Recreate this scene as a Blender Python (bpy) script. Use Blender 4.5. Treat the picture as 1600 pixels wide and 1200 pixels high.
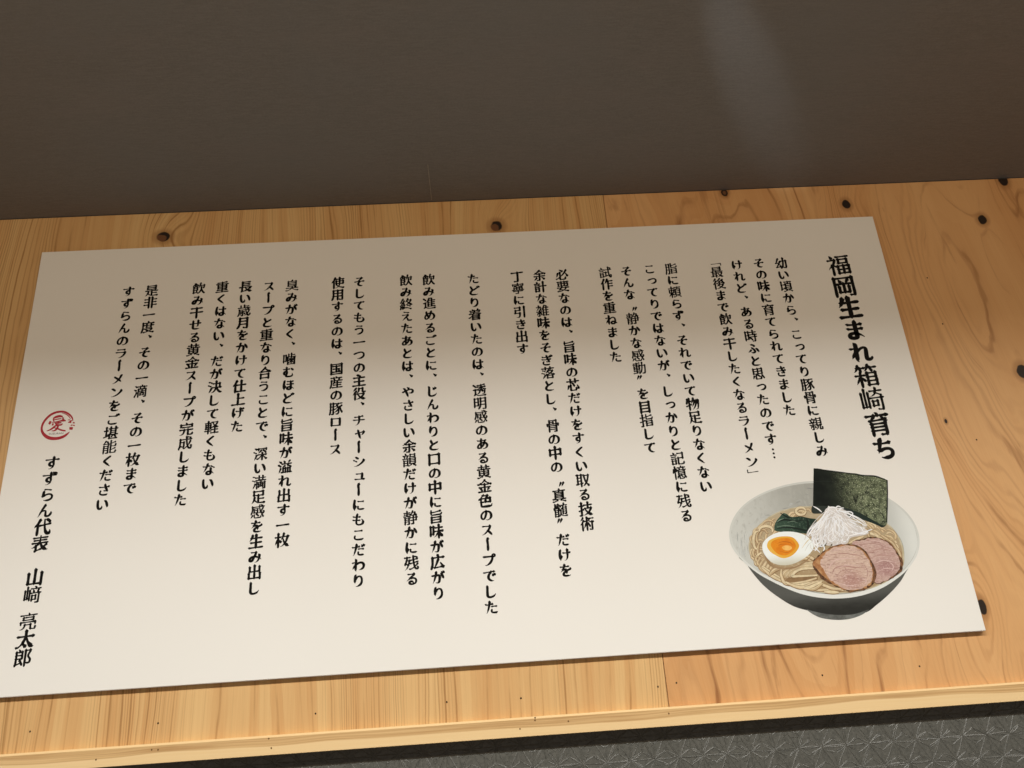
import bpy, bmesh, math, random
from mathutils import Matrix, Vector

for o in list(bpy.data.objects):
    bpy.data.objects.remove(o)
sc = bpy.context.scene
COL = sc.collection

# ------------------------------------------------------------------ camera
cam_d = bpy.data.cameras.new("camera")
cam_d.sensor_width = 36.0
cam_d.lens = 29.25
cam_d.clip_start = 0.01
cam_d.clip_end = 60.0
cam = bpy.data.objects.new("camera", cam_d)
COL.objects.link(cam)
cam.matrix_world = Matrix(((0.997507, 0.051799, -0.047919, -0.00651),
                           (-0.024463, -0.383123, -0.923373, -1.54321),
                           (-0.066189, 0.922244, -0.3809, -0.54964),
                           (0, 0, 0, 1)))
sc.camera = cam

# ------------------------------------------------------------------ light
CEIL = 0.538          # ceiling height above the board's centre
w = bpy.data.worlds.new("World")
sc.world = w
w.use_nodes = True
bg = w.node_tree.nodes["Background"]
bg.inputs[0].default_value = (1.0, 0.86, 0.74, 1)
bg.inputs[1].default_value = 0.22

def area(name, loc, rot, sx, sy, power, color, spread=180):
    l = bpy.data.lights.new(name, 'AREA')
    l.shape = 'RECTANGLE'
    l.size = sx; l.size_y = sy
    l.energy = power; l.color = color
    l.spread = math.radians(spread)
    o = bpy.data.objects.new(name, l)
    o.location = loc; o.rotation_euler = rot
    COL.objects.link(o)
    return o

# a row of ceiling downlights along the wall, out of frame behind the camera
area("ceiling_light_row", (0.15, -1.30, CEIL - 0.02), (0, 0, 0), 3.8, 0.05, 73, (0.99, 0.99, 0.955), 154)
# added warm point lamps beside the row, as fill for the sign's top
for bx in (-1.65, -0.75, 0.15, 1.05, 1.95):
    pd = bpy.data.lights.new("warm_fill", 'POINT')
    pd.energy = 7.0; pd.color = (1.0, 0.78, 0.54); pd.shadow_soft_size = 0.025
    po = bpy.data.objects.new("warm_fill", pd)
    po.location = (bx, -1.30, CEIL - 0.12)
    COL.objects.link(po)
# faint narrow beam that leaves the oblique pale streak on the ceiling
sp = bpy.data.lights.new("grazing_spot", 'SPOT')
sp.energy = 29.0; sp.color = (0.78, 0.9, 1.0)
sp.spot_size = math.radians(7.6); sp.spot_blend = 1.0; sp.shadow_soft_size = 0.01
spo = bpy.data.objects.new("grazing_spot", sp)
spo.location = (-0.015, -1.33, CEIL - 0.22)
spo.rotation_euler = Vector((0.49, 0.87, 0.195)).to_track_quat('-Z', 'Y').to_euler()
COL.objects.link(spo)

vs = sc.view_settings
vs.view_transform = 'Standard'
vs.look = 'None'
vs.exposure = 0.0
vs.gamma = 1.0
vs.use_curve_mapping = False
sc.render.resolution_x = 1024
sc.render.resolution_y = 768

# ------------------------------------------------------------------ helpers
def lin(c):
    c = c / 255.0
    return c / 12.92 if c <= 0.04045 else ((c + 0.055) / 1.055) ** 2.4

def srgb(r, g, b):
    return (lin(r), lin(g), lin(b), 1)

def ink(r, g, b):
    """printed colour: what the camera saw on the board, divided by what it saw of the white board"""
    return (min(.9, lin(r) / .75 * .73), min(.9, lin(g) / .68 * .73), min(.9, lin(b) / .575 * .71), 1)

class NT:
    """small node-graph builder"""
    def __init__(s, name, rough=0.6, spec=0.3):
        s.m = bpy.data.materials.new(name)
        s.m.use_nodes = True
        s.t = s.m.node_tree
        s.b = s.t.nodes["Principled BSDF"]
        s.b.inputs["Roughness"].default_value = rough
        s.b.inputs["Specular IOR Level"].default_value = spec
    def n(s, t, **kw):
        nd = s.t.nodes.new(t)
        for k, v in kw.items():
            setattr(nd, k, v)
        return nd
    def put(s, sock, v):
        if isinstance(v, bpy.types.NodeSocket):
            s.t.links.new(v, sock)
        else:
            sock.default_value = v
    def math(s, op, a, b=0.0, c=0.0, clamp=False):
        nd = s.n("ShaderNodeMath", operation=op)
        nd.use_clamp = clamp
        s.put(nd.inputs[0], a); s.put(nd.inputs[1], b); s.put(nd.inputs[2], c)
        return nd.outputs[0]
    def coord(s):
        return s.n("ShaderNodeTexCoord").outputs["Object"]
    def xyz(s, v):
        nd = s.n("ShaderNodeSeparateXYZ"); s.put(nd.inputs[0], v)
        return nd.outputs
    def comb(s, x, y, z):
        nd = s.n("ShaderNodeCombineXYZ")
        s.put(nd.inputs[0], x); s.put(nd.inputs[1], y); s.put(nd.inputs[2], z)
        return nd.outputs[0]
    def scale(s, v, sc3):
        nd = s.n("ShaderNodeVectorMath", operation='MULTIPLY')
        s.put(nd.inputs[0], v); nd.inputs[1].default_value = sc3
        return nd.outputs[0]
    def noise(s, v, sc=1.0, det=2.0, rough=0.5, dist=0.0):
        nd = s.n("ShaderNodeTexNoise")
        s.put(nd.inputs["Vector"], v)
        nd.inputs["Scale"].default_value = sc
        nd.inputs["Detail"].default_value = det
        nd.inputs["Roughness"].default_value = rough
        nd.inputs["Distortion"].default_value = dist
        return nd.outputs[0]
    def smooth(s, v, a, b, lo=0.0, hi=1.0):
        nd = s.n("ShaderNodeMapRange", interpolation_type='SMOOTHSTEP')
        s.put(nd.inputs[0], v); nd.inputs[1].default_value = a; nd.inputs[2].default_value = b
        nd.inputs[3].default_value = lo; nd.inputs[4].default_value = hi
        return nd.outputs[0]
    def mix(s, f, a, b, mode='MIX'):
        nd = s.n("ShaderNodeMix", data_type='RGBA', blend_type=mode)
        s.put(nd.inputs[0], f); s.put(nd.inputs[6], a); s.put(nd.inputs[7], b)
        return nd.outputs[2]
    def bump(s, h, strength, dist):
        nd = s.n("ShaderNodeBump")
        nd.inputs["Strength"].default_value = strength
        nd.inputs["Distance"].default_value = dist
        s.put(nd.inputs["Height"], h)
        s.t.links.new(nd.outputs[0], s.b.inputs["Normal"])
    def color(s, c):
        s.put(s.b.inputs["Base Color"], c)
        return s.m

def link_mesh(name, verts, faces, mats, parent=None, midx=None, smooth=False):
    me = bpy.data.meshes.new(name)
    me.from_pydata(verts, [], faces)
    for m in (mats if isinstance(mats, (list, tuple)) else [mats]):
        me.materials.append(m)
    if midx:
        for p, i in zip(me.polygons, midx):
            p.material_index = i
    if smooth:
        for p in me.polygons:
            p.use_smooth = True
    me.update()
    o = bpy.data.objects.new(name, me)
    COL.objects.link(o)
    if parent:
        o.parent = parent
    return o

def box(name, x0, x1, y0, y1, z0, z1, mat, parent=None, bevel=0.0):
    bm = bmesh.new()
    bmesh.ops.create_cube(bm, size=1)
    for v in bm.verts:
        v.co = ((x0 + x1) / 2 + v.co.x * (x1 - x0), (y0 + y1) / 2 + v.co.y * (y1 - y0), (z0 + z1) / 2 + v.co.z * (z1 - z0))
    if bevel:
        bmesh.ops.bevel(bm, geom=bm.edges[:], offset=bevel, segments=2, affect='EDGES')
    me = bpy.data.meshes.new(name)
    bm.to_mesh(me); bm.free()
    me.materials.append(mat)
    o = bpy.data.objects.new(name, me)
    COL.objects.link(o)
    if parent:
        o.parent = parent
    return o

def tag(o, label=None, cat=None, kind=None, group=None):
    if label: o["label"] = label
    if cat: o["category"] = cat
    if kind: o["kind"] = kind
    if group: o["group"] = group
    return o

# ------------------------------------------------------------------ materials
KNOTS = [(-0.6547,0.4768), (0.0654,0.4682), (0.5833,0.5304), (0.8535,0.4862), (1.2321,0.5357),
         (1.1532,0.4305), (1.1319,0.0608), (0.9118,-0.4013), (0.9415,-0.0383)]

def wood(name, straight, knots, light, mid, dark, freq, seed, wx=2.3, wz=0.6, amp=0.3, lw=0.09, fine_amt=0.55, lean=0.0, jag=0.006, flame=0.0):
    """vertical-grained veneer: dark latewood lines are contour lines of a stretched noise field"""
    s = NT(name, rough=0.5, spec=0.25)
    co = s.coord()
    x, y, z = s.xyz(co)
    x_true = x
    x = s.math('ADD', x, s.math('MULTIPLY', z, lean))
    f = s.math('MULTIPLY', x, straight)
    nv = s.comb(s.math('MULTIPLY', x, wx), seed, s.math('MULTIPLY', z, wz))
    n1 = s.noise(nv, 1.0, 2.5, 0.45)
    f = s.math('ADD', f, s.math('MULTIPLY', n1, amp))
    n1b = s.noise(s.comb(s.math('MULTIPLY', x, 9.0), seed + 3.0, s.math('MULTIPLY', z, 1.6)), 1.0, 2.0)
    f = s.math('ADD', f, s.math('MULTIPLY', n1b, amp * 0.10))
    n1c = s.noise(s.comb(s.math('MULTIPLY', x, 30.0), seed + 8.0, s.math('MULTIPLY', z, 9.0)), 1.0, 2.0)
    f = s.math('ADD', f, s.math('MULTIPLY', n1c, jag))
    kmask = None
    ringshade = None
    for (kx, kz, rx, rz, k, red) in knots:
        dx = s.math('SUBTRACT', x_true, kx); dz = s.math('SUBTRACT', z, kz)
        a = s.math('POWER', s.math('ABSOLUTE', s.math('DIVIDE', dx, rx)), 2.0)
        b = s.math('POWER', s.math('ABSOLUTE', s.math('DIVIDE', dz, rz)), 2.0)
        d2 = s.math('ADD', a, b)
        # rings wrap round the knot
        a2 = s.math('POWER', s.math('ABSOLUTE', s.math('DIVIDE', dx, rx * 3.5)), 2.0)
        b2 = s.math('POWER', s.math('ABSOLUTE', s.math('DIVIDE', dz, rz * 6.0)), 2.0)
        g = s.math('EXPONENT', s.math('MULTIPLY', s.math('ADD', a2, b2), -1.0))
        f = s.math('ADD', f, s.math('MULTIPLY', g, k))
        wob = s.noise(co, 60.0, 2.0)
        d2 = s.math('ADD', d2, s.math('MULTIPLY', s.math('SUBTRACT', wob, 0.5), 1.1))
        inside = s.smooth(d2, 0.75, 1.25, 1.0, 0.0)
        core = s.smooth(s.math('ADD', d2, s.math('MULTIPLY', s.math('ADD', dz, dx), red)), 0.2, 0.55, 1.0, 0.0)
        shade = s.smooth(d2, 1.0, 4.5, 0.55, 0.0)
        ringshade = shade if ringshade is None else s.math('MAXIMUM', ringshade, shade)
        kmask = (inside, core, red) if kmask is None else (s.math('MAXIMUM', kmask[0], inside), s.math('MAXIMUM', kmask[1], core) if red else kmask[1], 1)
    u = s.math('MULTIPLY', f, freq)
    saw = s.math('FRACT', u)
    band = s.math('FLOOR', u)
    wn = s.n("ShaderNodeTexWhiteNoise", noise_dimensions='1D')
    s.put(wn.inputs["W"], band)
    rnd = wn.outputs["Value"]
    line = s.math('ABSOLUTE', s.math('SUBTRACT', saw, 0.5))
    wdt = s.math('ADD', s.math('MULTIPLY', rnd, lw * 1.4), lw * 0.5)
    thin = s.smooth(s.math('DIVIDE', line, wdt), 0.35, 1.0, 1.0, 0.0)
    halo = s.math('MULTIPLY', s.smooth(saw, 0.10, 0.5, 0.0, 1.0), s.smooth(saw, 0.5, 0.54, 1.0, 0.0))
    late = s.math('ADD', s.math('MULTIPLY', thin, 0.8), s.math('MULTIPLY', s.math('POWER', halo, 2.5), 0.35))
    u2 = s.math('MULTIPLY', f, freq * 3.37)
    saw2 = s.math('FRACT', u2)
    rnd2 = s.n("ShaderNodeTexWhiteNoise", noise_dimensions='1D')
    s.put(rnd2.inputs["W"], s.math('FLOOR', u2))
    patch = s.smooth(s.noise(s.comb(s.math('MULTIPLY', x, 6.0), seed + 11.0, s.math('MULTIPLY', z, 0.9)), 1.0, 2.0), 0.42, 0.60)
    fine = s.math('MULTIPLY', s.smooth(s.math('ABSOLUTE', s.math('SUBTRACT', saw2, 0.5)), 0.05, 0.32, 1.0, 0.0), s.math('MULTIPLY', rnd2.outputs["Value"], s.math('MULTIPLY', patch, fine_amt)))
    # line strength wanders along the grain and from ring to ring
    ln = s.noise(s.comb(s.math('MULTIPLY', x, 14.0), seed + 1.0, s.math('MULTIPLY', z, 5.0)), 1.0, 3.0, 0.6)
    stren = s.math('MULTIPLY', s.smooth(ln, 0.32, 0.72), s.math('ADD', s.math('MULTIPLY', rnd, 0.9), 0.25))
    late = s.math('ADD', s.math('MULTIPLY', late, stren), fine, clamp=True)
    fib = s.noise(s.comb(s.math('MULTIPLY', x, 420.0), 0.0, s.math('MULTIPLY', z, 7.0)), 1.0, 2.0, 0.6)
    big = s.noise(s.comb(s.math('MULTIPLY', x, 11.0), seed + 5.0, s.math('MULTIPLY', z, 0.8)), 1.0, 3.0, 0.55)
    tone = s.math('ADD', s.math('MULTIPLY', s.math('SUBTRACT', big, 0.5), 1.5), s.math('MULTIPLY', s.math('SUBTRACT', rnd, 0.5), 0.5))
    tone = s.math('ADD', tone, s.math('MULTIPLY', s.math('SUBTRACT', fib, 0.5), 0.8))
    c = s.mix(s.math('ADD', tone, 0.5, clamp=True), light, mid)
    c = s.mix(s.math('MULTIPLY', late, 0.95), c, dark)
    if flame:
        streak = s.noise(s.comb(s.math('MULTIPLY', x, 20.0), seed + 2.0, s.math('MULTIPLY', z, 3.2)), 1.0, 4.0, .62, 0.8)
        c = s.mix(s.math('MULTIPLY', s.smooth(streak, .60, .70), flame), c, dark)
    if kmask:
        c = s.mix(ringshade, c, (.30, .135, .045, 1))
        kc = s.mix(kmask[1], (0.022, 0.013, 0.008, 1), (0.16, 0.07, 0.03, 1)) if kmask[2] else (0.02, 0.012, 0.008, 1)
        c = s.mix(kmask[0], c, kc)
    s.bump(s.math('ADD', fib, late), 0.12, 0.0006)
    return s.color(c)

kl = [(KNOTS[0][0], KNOTS[0][1], .014, .012, .05, 60.0), (KNOTS[1][0], KNOTS[1][1], .013, .013, .05, 60.0)]
kr = [(KNOTS[2][0], KNOTS[2][1], .008, .010, .03, 0), (KNOTS[3][0], KNOTS[3][1], .0095, .012, .04, 0),
      (KNOTS[4][0], KNOTS[4][1], .011, .017, .03, 0), (KNOTS[5][0], KNOTS[5][1], .010, .012, .04, 0),
      (KNOTS[6][0], KNOTS[6][1], .012, .015, .04, 0), (KNOTS[7][0], KNOTS[7][1], .008, .014, .04, 0),
      (KNOTS[8][0], KNOTS[8][1], .003, .005, .01, 0)]
M_WOOD_L = wood("straight_cedar_veneer", 1.0, kl, (.70, .465, .21, 1), (.58, .32, .125, 1), (.38, .20, .07, 1), 56.0, 2.0, amp=.20, lw=.075, fine_amt=.75)
M_WOOD_R = wood("wavy_cedar_veneer", 0.36, kr, (.69, .405, .18, 1), (.60, .315, .125, 1), (.30, .13, .045, 1), 30.0, 7.3, wx=2.6, wz=0.62, amp=0.80, lw=.075, fine_amt=.30, lean=.13, jag=.016, flame=.42)

def m_trim():
    s = NT("trim_wood", 0.45, 0.3)
    co = s.coord(); x, y, z = s.xyz(co)
    wav = s.noise(s.comb(s.math('MULTIPLY', x, 2.2), 0.0, 0.0), 1.0, 2.0)
    zz = s.math('ADD', z, s.math('MULTIPLY', wav, -0.030))
    n = s.noise(s.comb(s.math('MULTIPLY', x, 3.0), 4.0, s.math('MULTIPLY', zz, 420.0)), 1.0, 3.0, .6)
    n2 = s.noise(s.comb(s.math('MULTIPLY', x, 5.0), 9.0, s.math('MULTIPLY', zz, 60.0)), 1.0, 3.0, .5)
    heart = s.math('MULTIPLY', s.smooth(zz, -0.5665, -0.5645), s.smooth(z, -0.5385, -0.5379, 1.0, 0.0))  # top arris left out of the heartwood: pale lit-edge line painted in
    sap_lit_edge = s.mix(n, (.80, .60, .33, 1), (.74, .51, .25, 1))
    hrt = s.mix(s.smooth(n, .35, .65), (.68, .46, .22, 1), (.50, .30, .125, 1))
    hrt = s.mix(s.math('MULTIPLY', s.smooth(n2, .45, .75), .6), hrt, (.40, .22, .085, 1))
    c = s.mix(heart, sap_lit_edge, hrt)
    s.bump(n, 0.1, 0.0005)
    return s.color(c)
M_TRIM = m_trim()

def m_board():
    s = NT("white_matte_board", 0.42, 0.35)
    co = s.coord()
    n = s.noise(co, 700.0, 2.0)
    n2 = s.noise(co, 3.0, 3.0)
    c = s.mix(n2, (.83, .815, .775, 1), (.80, .785, .74, 1))
    s.bump(n, 0.06, 0.0003)
    return s.color(c)
M_BOARD = m_board()

def m_ceiling():
    s = NT("dark_woven_wallpaper", 0.62, 0.35)
    co = s.coord(); x, y, z = s.xyz(co)
    a = s.noise(s.scale(co, (55.0, 420.0, 1.0)), 1.0, 3.0, .65)
    b = s.noise(co, 260.0, 3.0, .7)
    g = s.noise(co, 2.5, 4.0, .6)
    v = s.math('ADD', s.math('MULTIPLY', a, .55), s.math('MULTIPLY', b, .45))
    c = s.mix(s.smooth(v, .3, .7), (.155, .143, .130, 1), (.205, .190, .174, 1))
    c = s.mix(s.math('MULTIPLY', s.smooth(g, .40, .65), .45), c, (.175, .172, .165, 1))
    g2 = s.noise(s.scale(co, (3.5, 9.0, 1.0)), 1.0, 4.0, .6)
    c = s.mix(s.math('MULTIPLY', s.smooth(g2, .45, .70), .30), c, (.205, .180, .165, 1))
    s.bump(v, 0.35, 0.0008)
    return s.color(c)
M_CEIL = m_ceiling()

def m_wall():
    s = NT("grey_embossed_wallpaper", 0.38, 0.5)
    co = s.coord()
    a = s.noise(co, 180.0, 4.0, .65, 0.6)
    b = s.noise(co, 40.0, 3.0)
    c = s.mix(s.smooth(a, .3, .7), (.074, .074, .064, 1), (.108, .106, .092, 1))
    s.bump(s.math('ADD', a, s.math('MULTIPLY', b, .5)), 0.35, 0.0012)
    return s.color(c)
M_WALL = m_wall()

def plain(name, c, rough=0.6, c2=None, sc_=60.0, spec=0.12, lo=.35, hi=.65):
    s = NT(name, rough, spec)
    if c2 is None:
        c2 = (c[0] * .85, c[1] * .85, c[2] * .85, 1)
    n = s.noise(s.coord(), sc_, 3.0, .6)
    return s.color(s.mix(s.smooth(n, lo, hi), c, c2))
M_INK = plain("black_ink", (.006, .0055, .005, 1), .7, (.009, .008, .007, 1), spec=.06)
M_NAIL_T = plain("filled_nail_brown", (.16, .085, .03, 1), .7)
M_NAIL = plain("nail_shadow", (.05, .03, .015, 1), .7)

# ------------------------------------------------------------------ the setting
YB, YW, YL = 0.010, 0.011, 0.023     # board back, plywood face, wallpaper face
wall = box("wall", -3.0, 3.2, YL, YL + 0.15, -2.1, CEIL, M_WALL)
tag(wall, kind="structure")
ceiling = box("ceiling", -3.0, 3.2, -3.6, YL + 0.15, CEIL + 0.001, CEIL + 0.12, M_CEIL)
tag(ceiling, kind="structure")
# wallpaper joint in the ceiling
s0 = (-0.0745, -0.12); s1 = (-0.0772, 0.004)
seam = box("wallpaper_seam", -0.0008, 0.0008, s0[1], s1[1], CEIL + 0.0003, CEIL + 0.0012, plain("seam_edge", (.33, .30, .25, 1), .5), ceiling)
seam.location.x = s0[0]

# embossed hemp-leaf lattice on the lower wall: thin raised creases
rng = random.Random(5)
EV, EF = [], []
def crease(x0, z0, x1, z1, wd=.0011, h=.0009):
    L = math.hypot(x1 - x0, z1 - z0)
    if L < 1e-5: return
    tx, tz = (x1 - x0) / L, (z1 - z0) / L
    nx, nz = -tz * wd, tx * wd
    b = len(EV)
    yy = YL - 0.0001
    EV.extend([(x0 + nx, yy, z0 + nz), (x0 - nx, yy, z0 - nz), (x1 + nx, yy, z1 + nz), (x1 - nx, yy, z1 - nz), (x0, yy - h, z0), (x1, yy - h, z1)])
    EF.extend([(b, b + 4, b + 5, b + 2), (b + 4, b + 1, b + 3, b + 5), (b, b + 1, b + 4), (b + 2, b + 5, b + 3)])
def creases(p, q, n=3):
    for k in range(n):
        j = lambda s=.0022: rng.uniform(-s, s)
        a = rng.uniform(.02, .14); b = rng.uniform(.80, .99)
        x0, z0 = p[0] + (q[0] - p[0]) * a + j(.001), p[1] + (q[1] - p[1]) * a + j(.001)
        x1, z1 = p[0] + (q[0] - p[0]) * b + j(), p[1] + (q[1] - p[1]) * b + j()
        mx, mz = (x0 + x1) / 2 + j(.0015), (z0 + z1) / 2 + j(.0015)
        wd = rng.uniform(.0006, .0011); h = rng.uniform(.00025, .00065)
        crease(x0, z0, mx, mz, wd, h); crease(mx, mz, x1, z1, wd, h)
A = 0.042; HZ = A * math.sqrt(3) / 2
def lat(i, j): return (-1.3 + (i + .5 * (j % 2)) * A, -0.616 - (j - 3) * HZ)
for j in range(0, 9):
    for i in range(0, 66):
        p = lat(i, j); r = lat(i + 1, j)
        dn = lat(i + (j % 2), j + 1); dl = lat(i - 1 + (j % 2), j + 1)
        creases(p, r); creases(p, dn); creases(p, dl)
        c1 = ((p[0] + r[0] + dn[0]) / 3, (p[1] + r[1] + dn[1]) / 3)
        c2 = ((p[0] + dn[0] + dl[0]) / 3, (p[1] + dn[1] + dl[1]) / 3)
        for q in (p, r, dn): creases(q, c1)
        for q in (p, dn, dl): creases(q, c2)
        for q in range(5):   # stray wrinkles between the leaves
            x0 = p[0] + rng.uniform(-.02, .02); z0 = p[1] + rng.uniform(-.02, .02); a = rng.uniform(0, math.pi); l = rng.uniform(.004, .012)
            crease(x0, z0, x0 + l * math.cos(a), z0 + l * math.sin(a), .0005, .0005)
link_mesh("embossed_pattern", EV, EF, M_WALL, wall)

# ------------------------------------------------------------------ wood behind and under the sign
SEAMX = 0.3083
TT = -0.5345     # top of the trim
pl = box("plywood_panel", -2.2, SEAMX - 0.0006, YW, YL - 0.0005, TT - 0.006, CEIL - 0.0004, M_WOOD_L, bevel=0.0006)
tag(pl, "pale plywood panel with straight vertical grain behind the left and middle of the sign", "plywood panel")
pr = box("plywood_panel", SEAMX + 0.0006, 2.2, YW + 0.0004, YL - 0.0005, TT - 0.006, CEIL - 0.0004, M_WOOD_R, bevel=0.0006)
tag(pr, "pinkish plywood panel with wavy swirling grain and black knots beyond the sign's right end", "plywood panel")
ch = .0032       # eased upper arris that catches the light; its lit tone is also painted
prof = [(-.005, TT - ch), (-.005 + ch, TT), (YW - .0002, TT), (YW - .0002, TT - .031), (-.0044, TT - .031), (-.005, TT - .0304)]
TV = [(xx, y, z) for xx in (-2.2, 2.4) for y, z in prof]
n_ = len(prof)
TF = [tuple(range(n_)), tuple(range(2 * n_ - 1, n_ - 1, -1))] + [(i, n_ + i, n_ + (i + 1) % n_, (i + 1) % n_) for i in range(n_)]
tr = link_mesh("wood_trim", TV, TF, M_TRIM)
bm = bmesh.new(); bm.from_mesh(tr.data); bmesh.ops.recalc_face_normals(bm, faces=bm.faces); bm.to_mesh(tr.data); bm.free()
tag(tr, "long narrow light wood trim strip along the bottom edge of the plywood", "trim strip")
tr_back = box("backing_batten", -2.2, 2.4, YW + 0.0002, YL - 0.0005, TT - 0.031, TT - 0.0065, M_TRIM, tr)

def disc(name, x, z, yf, r, parent, mat=M_NAIL, n=10):
    V = [(x, yf - .0002, z)] + [(x + r * math.cos(2 * math.pi * k / n), yf - .0001, z + r * 1.1 * math.sin(2 * math.pi * k / n)) for k in range(n)]
    return link_mesh(name, V, [(0, 1 + (k + 1) % n, 1 + k) for k in range(n)], mat, parent)
for (x, z) in [(-0.7875,-0.5015), (-0.5733,-0.5025), (-0.3058,-0.5048), (-0.0792,-0.5010), (0.0504,-0.5033), (0.2931,-0.5001)]:
    disc("nail_hole", x, z, YW, .0016, pl)
for (x, z) in [(0.3268,-0.4959), (0.5894,-0.5001), (0.7683,-0.4965), (0.9930,-0.0807), (0.9894,0.2897), (0.9934,0.1779)]:
    disc("nail_hole", x, z, YW + .0004, .0016, pr)
for (x, z) in [(-0.5742,-0.5439), (-0.5636,-0.5446), (-0.6645,-0.5530), (-0.3802,-0.5395), (-0.3753,-0.5547), (0.0718,-0.5366), (0.0714,-0.5407), (0.0447,-0.5526), (0.3030,-0.5452), (0.1284,-0.5460)]:
    disc("nail_hole", x, z, -.005, .0014, tr, M_NAIL_T)

# ------------------------------------------------------------------ the sign
HB = 0.8884
sign = box("sign_board", -0.9, 0.9, 0.0, YB, -HB / 2, HB / 2, M_BOARD, bevel=0.0007)
tag(sign, "large white sign board with columns of black Japanese brush lettering and a printed ramen bowl", "sign")

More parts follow.
